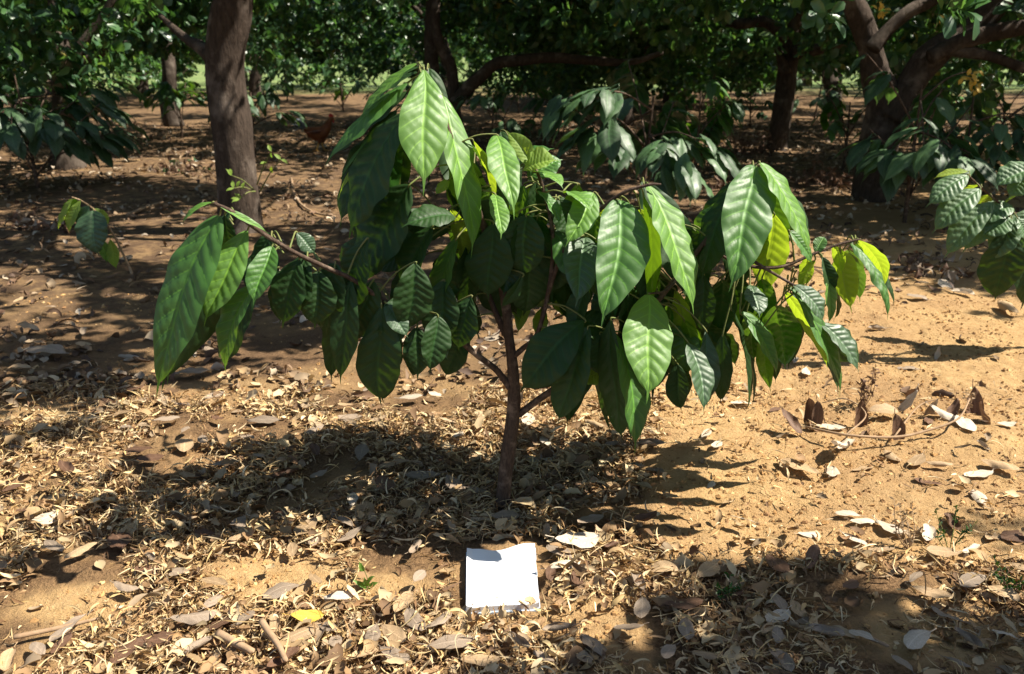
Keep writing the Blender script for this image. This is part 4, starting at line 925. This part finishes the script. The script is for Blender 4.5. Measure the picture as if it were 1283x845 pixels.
def limbs_up(top, r, n, Rr, z1, seed):
    g = np.random.default_rng(seed); out = []
    for i in range(n):
        a = i * 6.283 / n + g.normal(0, .3); e = np.array([math.cos(a) * Rr * .75, math.sin(a) * Rr * .75, z1 * (.75 + .3 * g.random())])
        m1 = top + (e - top) * .4 + g.normal(0, .15, 3) + [0, 0, .25]
        m2 = top + (e - top) * .75 + g.normal(0, .18, 3) + [0, 0, .1]
        out.append(([top - [0, 0, .1], m1, m2, e], [r * .7, r * .5, r * .32, r * .1]))
    return out
def make_tree(base, trunk_pts, rads, extra, crown, cofs, rotz, label, seed, bark='bark', toplimbs=5, group=None, ztop=3.4, name='cashew_tree'):
    """trunk_pts world points; extra = list of (points, radii) visible limbs; crown = mesh"""
    base = np.asarray(base, float)
    t = thing(name, label, 'tree', tuple(base), group)
    mb = MB(); tube(mb, [np.asarray(p) - base for p in trunk_pts], rads, 14, 0, 7, .07, seed)
    mb.build('trunk', [M[bark]], t)
    for k, (pts, rd) in enumerate(extra):
        mb = MB(); tube(mb, [np.asarray(p) - base for p in pts], rd, 10, 0, 7, .08, seed + k); mb.build('limb', [M[bark]], t)
    if toplimbs:
        cc = np.array([cofs[0], cofs[1], 0.])
        for pts, rd in limbs_up(np.asarray(trunk_pts[-1]) - base, rads[-1], toplimbs, 3.0, ztop, seed + 50): mb = MB(); tube(mb, [q + cc * min(1, j / 2) for j, q in enumerate(pts)], rd, 8, 0, 5, .06, seed); mb.build('limb', [M[bark]], t)
    o = obj('crown', crown, t); o.location = (cofs[0], cofs[1], cofs[2]); o.rotation_euler = (0, 0, rotz)
    return t
def tp(Y, *pts): return [P(a, b, Y) for a, b, r in pts], [r / FPX * Y * 1.03 for a, b, r in pts]
# A: leaning trunk, left of the sapling
b = G(302, 291); pts, rd = tp(7.07, (303, 296, 29), (301, 270, 26), (297, 225, 25), (291, 165, 24), (284, 115, 22.5), (283, 65, 22), (289, 20, 22.5), (296, -20, 22), (304, -80, 18), (310, -140, 14))
lm = [([P(272, 80, 7.1), P(252, 60, 7.2), P(232, 48, 7.4), P(200, 20, 7.6)], [.07, .05, .035, .02])]
CA = crown_mesh(321, 3.7, 2.35, 4.7, 4700, dome=.6, skirt=.2)
tA = make_tree(b, pts, rd, lm, CA, (1.7, -.5, 0), .4, 'tree with a thick leaning brown trunk left of the sapling', 71, 'bark', 6)
mbs = MB(); mls = MB(); b = np.array(b)
for k, (x0, y0, x1, y1) in enumerate(((318, 238, 290, 220), (318, 240, 293, 236), (322, 232, 340, 190), (326, 240, 352, 200), (320, 240, 300, 250))):
    p0, p1 = P(x0, y0, 6.9) - b, P(x1, y1, 6.75) - b
    tube(mbs, [p0, (p0 + p1) / 2 + [0, 0, .02], p1], [.006, .005, .003], 5, 0, 4)
    for j in range(3):
        g = np.random.default_rng(k * 10 + j); q = p0 + (p1 - p0) * (1 if j < 2 else g.uniform(.5, 1.)); d = nrm(g.normal(0, 1, 3) + [-.6, -.3, .2]); blade(mls, q, q + d * .066, .030, (0, -.6, .8), 8, 5, seed=j)
mbs.build('shoot', [M['twig_green']], tA); o = mls.build('shoot_foliage', [M['leaf_young']], tA)
# B: forked tree on the right
b = G(1094, 254); pts, rd = tp(8.68, (1092, 262, 30), (1093, 240, 25), (1099, 190, 22), (1108, 150, 22), (1105, 118, 20), (1098, 95, 17), (1090, 60, 14), (1078, 25, 13.5), (1066, -5, 12), (1050, -60, 10), (1035, -120, 8))
lm = [(tp(8.6, (1116, 150, 17), (1134, 118, 17), (1155, 85, 17), (1180, 60, 16), (1215, 40, 15), (1250, 5, 14), (1290, -50, 11), (1330, -120, 7))),
      (tp(8.5, (1092, 62, 9), (1112, 38, 8), (1140, 14, 8), (1170, 0, 7), (1200, -30, 5))),
      (tp(8.4, (1190, 62, 8), (1215, 66, 7), (1245, 72, 6), (1285, 86, 6), (1340, 95, 4))),
      (tp(8.4, (1165, 72, 9), (1210, 50, 10), (1260, 38, 10), (1320, 30, 7)))]
CB = crown_mesh(322, 3.4, 1.9, 4.8, 3800)
tB = make_tree(b, pts, rd, lm, CB, (.7, 1.9, 0.), 2.2, 'big forked tree with two thick limbs on the right', 72, 'bark', 5)
mls = MB(); g = np.random.default_rng(4)
for cx_, cy_, r_, n_ in ((1215, 98, 9, 16), (1222, 112, 7, 9), (1104, 15, 8, 12), (1183, 20, 5, 7)):
    for i in range(n_):
        B_ = P(cx_ + g.normal(0, r_ * .5), cy_ + g.normal(0, r_ * .5), 7.2) - np.array(b); blade(mls, B_, B_ + nrm(g.normal(0, 1, 3)) * .06, .035, (0, -.6, .7), 7, 3, seed=i)
mls.build('blossom', [M['dry_yellow']], tB)['label'] = 'small yellow blossoms'
# C: trunk with a stub, mid right
b = G(974, 188); pts, rd = tp(13.3, (973, 194, 16), (974, 180, 13), (980, 140, 12), (985, 105, 12), (988, 75, 11), (992, 50, 9), (998, 15, 8), (1000, -40, 7), (1004, -80, 5))
lm = [(tp(13.2, (984, 92, 7), (979, 76, 5.5), (974, 60, 4))), (tp(13.1, (992, 68, 8), (1015, 64, 7), (1050, 56, 6), (1090, 44, 5))), (tp(13., (985, 50, 7), (960, 28, 6.5), (930, 30, 6), (905, 26, 5), (880, 14, 4)))]
make_tree(b, pts, rd, lm, CM[0], (0, .2, .05), 1.0, 'tree with a broken stub on its trunk left of the forked tree', 73, 'bark_dark')
# D: tree behind the sapling top with long bent limb
b = G(548, 186); pts, rd = tp(13.5, (548, 192, 14), (546, 160, 10), (542, 110, 9), (540, 60, 8), (541, 10, 7), (543, -40, 6), (545, -90, 5))
make_tree(b, pts, rd, [], CM[1], (-.6, .9, .1), 2.0, 'straight dark tree behind the top leaves of the sapling', 74, 'bark_dark')
b = G(572, 182); pts, rd = tp(13.2, (572, 190, 12), (570, 160, 9), (568, 130, 8), (568, 105, 7), (564, 80, 6.5), (553, 62, 6), (546, 30, 5), (548, -30, 4))
lm = [(tp(13.1, (570, 130, 9), (585, 112, 8), (603, 95, 7.5), (622, 80, 7), (650, 76, 6.5), (690, 72, 6.5), (740, 76, 5.5), (790, 78, 4), (830, 66, 3)))]
make_tree(b, pts, rd, lm, CM[1], (1.2, 1.8, .3), .6, 'tree with a pale twisted trunk and one long horizontal limb', 75, 'bark')
# E: dark forked tree, upper left
b = G(85, 208); pts, rd = tp(11.2, (86, 214, 22), (85, 180, 18), (84, 130, 16), (82, 90, 15), (75, 62, 13), (65, 30, 10), (55, -20, 8), (50, -80, 6))
lm = [(tp(11.1, (86, 95, 9), (98, 65, 7), (112, 45, 6), (130, 20, 5), (150, -20, 4))), (tp(11.1, (92, 95, 7), (112, 75, 6), (135, 62, 5), (160, 55, 4)))]
make_tree(b, pts, rd, lm, CM[1], (-.6, .8, .1), 3.6, 'dark forked tree at upper left behind the dense dark sapling', 76, 'bark_dark')
# smaller far trunks seen in the gaps
for px, py, Yd, r, lab, sd, cm in ((178, 118, 20., 7, 'far thin trunk in the light gap left of the leaning trunk', 77, 1), (796, 130, 19., 8, 'far reddish trunk above the broad shaded sapling', 78, 0), (838, 132, 18., 6, 'far crooked tree right of the reddish trunk', 79, 2)):
    b = G(px, py); Yd = b[1]; sl = 6 if sd == 79 else 0
    pts, rd = tp(Yd, (px, py + 4, r * 1.3), (px, py - 15, r), (px + sl * 1.5, py - 30, r * .9), (px + sl * .5, py - 60, r * .8), (px - sl, py - 100, r * .7), (px, py - 140, r * .6))
    make_tree(b, pts, rd, [], CM[cm], (0, .3, 0.), sd * 1.3, lab, sd, 'bark_dark')
# back rows: one of each, then copies
def copy_tree(t, loc, rz, s, label, group, dz=0.):
    r = t.copy(); COL.objects.link(r); r.location = loc; r.rotation_euler = (0, 0, rz); r.scale = (s, s, s); r['label'] = label; r['group'] = group
    for ch in t.children:
        c = ch.copy(); COL.objects.link(c); c.parent = r
        if ch.name.startswith('crown'): c.location = (0, 0, dz)
    return r
BL, BGp = 'low crowned dark green tree in the back rows of the orchard', 'trees in the back rows of the orchard'
spots = [(-10.5, 14.5), (-6.5, 17.5), (9.2, 15.0), (6.8, 19.5), (-1.5, 21.0), (3.4, 24.0), (-12.5, 22.0), (12.8, 22.0), (9.5, 27), (-7.5, 27.0), (1.0, 29.0), (-15, 30), (15.5, 30.0), (5.5, 33), (-3.5, 34), (-10.5, 36), (11.5, 36), (19, 37), (-19, 38), (8.6, 9.6), (-8.6, 9.0), (2.2, 17.6)]
proto = None
for i, (x, y) in enumerate(spots):
    if proto is None or i in (1, 2):
        bb = np.array([x, y, 0.]); g = np.random.default_rng(500 + i); ps = [bb + [0, 0, -.05], bb + [g.normal(0, .06), 0, .4], bb + [g.normal(0, .12), g.normal(0, .1), 1.0], bb + [g.normal(0, .2), g.normal(0, .2), 1.7]]
        t = make_tree(bb, ps, [.2, .16, .14, .12], [], CM[i % 3], (0, 0, 0), g.random() * 6, BL, 90 + i, 'bark_dark', 5, BGp)
        proto = (proto or []) + [t]
    else:
        copy_tree(proto[i % 3], (x, y, 0), i * 1.7, 1. + .12 * math.sin(i * 2.3), BL, BGp, -.15 - .4 * (i * .37 % 1))
# far wood beyond the field
g = np.random.default_rng(8); fv, ff, fc, off = [], [], [], 0
for i in range(44):
    v, f, c = crown_data(600 + i, 4.2, .3, 8.0, 260, dome=.7, skirt=.25)
    v[:, :2] += np.array([-100 + i * 4.7 + g.normal(0, 1), 98 + g.normal(0, 5)]); cen = v.reshape(-1, 12, 3).mean(1, keepdims=True)
    v = ((v.reshape(-1, 12, 3) - cen) * 5 + cen).reshape(-1, 3)
    fv.append(v); ff.append(f + off); fc.append(c); off += len(v)
o = obj('far_wood', mesh_np('far_wood', np.concatenate(fv), np.concatenate(ff), 4, [M['crown']], None, np.concatenate(fc)))
tag(o, 'far wood of dark trees beyond the bright green field', 'wood', kind='stuff')
# the two trees that stand beside the photographer and shade the lower right and the left
CR = crown_mesh(331, 3.0, 2.2, 4.3, 5200)
def side_tree(x, y, label, seed, rz, crown):
    bb = np.array([x, y, 0.]); ps = [bb + [0, 0, -.05], bb + [.05, 0, .6], bb + [-.05, .1, 1.4], bb + [.05, .05, 2.3]]
    return make_tree(bb, ps, [.2, .16, .15, .12], [], crown, (0, 0, 0), rz, label, seed, 'bark', 5, None, 3.4)
side_tree(4.8, -.72, 'tree beside the photographer whose crown shades the lower right ground', 95, .3, CR)
side_tree(8.2, 6.3, 'tree outside the right edge whose crown shades the ground at middle right', 96, 1.3, CR)

# ================================================================== ROOSTER
gb = G(399, 190); S = gb[1] / FPX * 1.03
rt = thing('rooster', 'brown rooster with dark tail walking on the orchard floor behind the sapling', 'rooster', tuple(gb))
m_body = mat_simple('rooster_feather', (.10, .028, .012), (.20, .07, .02), 14, .6, .5, .01); M['rb'] = m_body
M['rt'] = mat_simple('rooster_tail', (.02, .03, .035), (.16, .19, .22), 20, .35, .2, .004, .6)
M['rl'] = mat_simple('rooster_leg', (.52, .27, .06), (.60, .34, .09), 20, .6)
M['rc'] = mat_simple('rooster_comb', (.38, .02, .015), (.45, .04, .03), 20, .5)
M['rw'] = mat_simple('rooster_wing', (.05, .02, .014), (.12, .035, .014), 20, .5)
mb = MB(); tube(mb, [(-.19, 0, .36), (-.15, 0, .33), (-.08, 0, .285), (0, 0, .265), (.08, 0, .285), (.135, 0, .34), (.17, 0, .40), (.195, 0, .455), (.215, 0, .478), (.24, 0, .474), (.256, 0, .468)], [.02, .05, .092, .108, .10, .075, .05, .036, .034, .026, .012], 14, 0, 5)
mb.build('body', [M['rb']], rt)
mb = MB(); tube(mb, [(.25, 0, .472), (.268, 0, .468), (.284, 0, .458)], [.012, .009, .002], 8, 0, 3); mb.build('beak', [M['rl']], rt)
for sgn in (-1, 1):
    mb = MB(); tube(mb, [(.07, sgn * .075, .31), (-.02, sgn * .105, .295), (-.12, sgn * .085, .285), (-.19, sgn * .05, .29)], [.03, .062, .045, .01], 10, 0, 5, flat=.35); mb.build('wing', [M['rw']], rt)
    mb = MB(); x0 = .02 if sgn < 0 else .075; fx = -.035 if sgn < 0 else .10
    tube(mb, [(x0, sgn * .045, .23), (x0 + .005, sgn * .045, .16), (x0 - .01, sgn * .045, .125)], [.05, .032, .016], 10, 0, 4)
    mb.build('thigh', [M['rb']], rt)
    mb = MB(); tube(mb, [(x0 - .01, sgn * .045, .14), (x0 - .015, sgn * .045, .09), (fx, sgn * .045, .015)], [.012, .010, .009], 8, 0, 4)
    for a in (-.5, 0, .5, 3.14): tube(mb, [(fx, sgn * .045, .014), (fx + math.cos(a) * .03, sgn * .045 + math.sin(a) * .03, .014), (fx + math.cos(a) * .055, sgn * .045 + math.sin(a) * .055, .004)], [.007, .006, .003], 6, 0, 3)
    mb.build('leg', [M['rl']], rt)
    mb = MB(); tube(mb, [(.222, sgn * .030, .483), (.222, sgn * .035, .483)], [.006, .003], 6, 0, 3); mb.build('eye', [M['rt']], rt)
mb = MB(); g = np.random.default_rng(3)
for i in range(11):
    a = -.5 + i * .11; s_ = (i % 3 - 1) * .028
    e = np.array([-.17 - .17 * math.cos(a * 1.3) - .02, s_ * 2, .33 + .14 * math.sin(a * 2 + .9)]); mid = np.array([-.24, s_, .37 + .10 * (a + .3)])
    tube(mb, [(-.15, s_ * .5, .335), mid, e, e + [-.02, 0, -.05]], [.016, .022, .018, .003], 8, 0, 4, flat=.3)
mb.build('tail', [M['rt']], rt)
mb = MB()
for i in range(5): tube(mb, [(.195 + i * .013, 0, .50), (.192 + i * .013, 0, .525 + .012 * math.sin(i * .9)), (.188 + i * .012, 0, .545 + .012 * math.sin(i * .9))], [.010, .008, .003], 6, 0, 3, flat=.5)
mb.build('comb', [M['rc']], rt)
mb = MB(); tube(mb, [(.245, 0, .455), (.248, 0, .43), (.245, 0, .415)], [.008, .013, .005], 8, 0, 3, flat=.5); mb.build('wattle', [M['rc']], rt)
rt.scale = (.95, .95, .95); rt.rotation_euler = (0, 0, .15)

# ================================================================== LIGHT, SKY, CAMERA
SUN = np.array([.60, -.02, .78]); SUN /= np.linalg.norm(SUN)
sl = bpy.data.lights.new('sun', 'SUN'); sl.energy = 5.0; sl.angle = R_(.53); sl.color = (1., .93, .80)
so = bpy.data.objects.new('sun', sl); COL.objects.link(so); so.location = (6, -3, 9); so.rotation_euler = Vector(SUN).to_track_quat('Z', 'Y').to_euler()
w = bpy.data.worlds.new('World'); SC.world = w; w.use_nodes = True; nt = w.node_tree
sky = nt.nodes.new('ShaderNodeTexSky'); sky.sky_type = 'NISHITA'; sky.sun_disc = False
sky.sun_elevation = math.asin(SUN[2]); sky.sun_rotation = math.atan2(SUN[0], SUN[1])
nt.links.new(sky.outputs[0], nt.nodes['Background'].inputs[0]); nt.nodes['Background'].inputs[1].default_value = .068
cd = bpy.data.cameras.new('camera'); cd.sensor_width = 36; cd.lens = 36 * FPX / 1283; cd.clip_end = 1000; cd.clip_start = .05
cd.dof.use_dof = True; cd.dof.focus_distance = 2.55; cd.dof.aperture_fstop = 5.2
co = bpy.data.objects.new('camera', cd); COL.objects.link(co); co.location = tuple(CAM); co.rotation_euler = (R_(90) - PITCH, 0, 0); SC.camera = co
vs = SC.view_settings; vs.view_transform = 'Standard'; vs.look = 'None'; vs.exposure = 1.25; vs.gamma = 1; vs.use_curve_mapping = False
SC.cycles.max_bounces = 8; SC.cycles.transmission_bounces = 4; SC.cycles.diffuse_bounces = 3
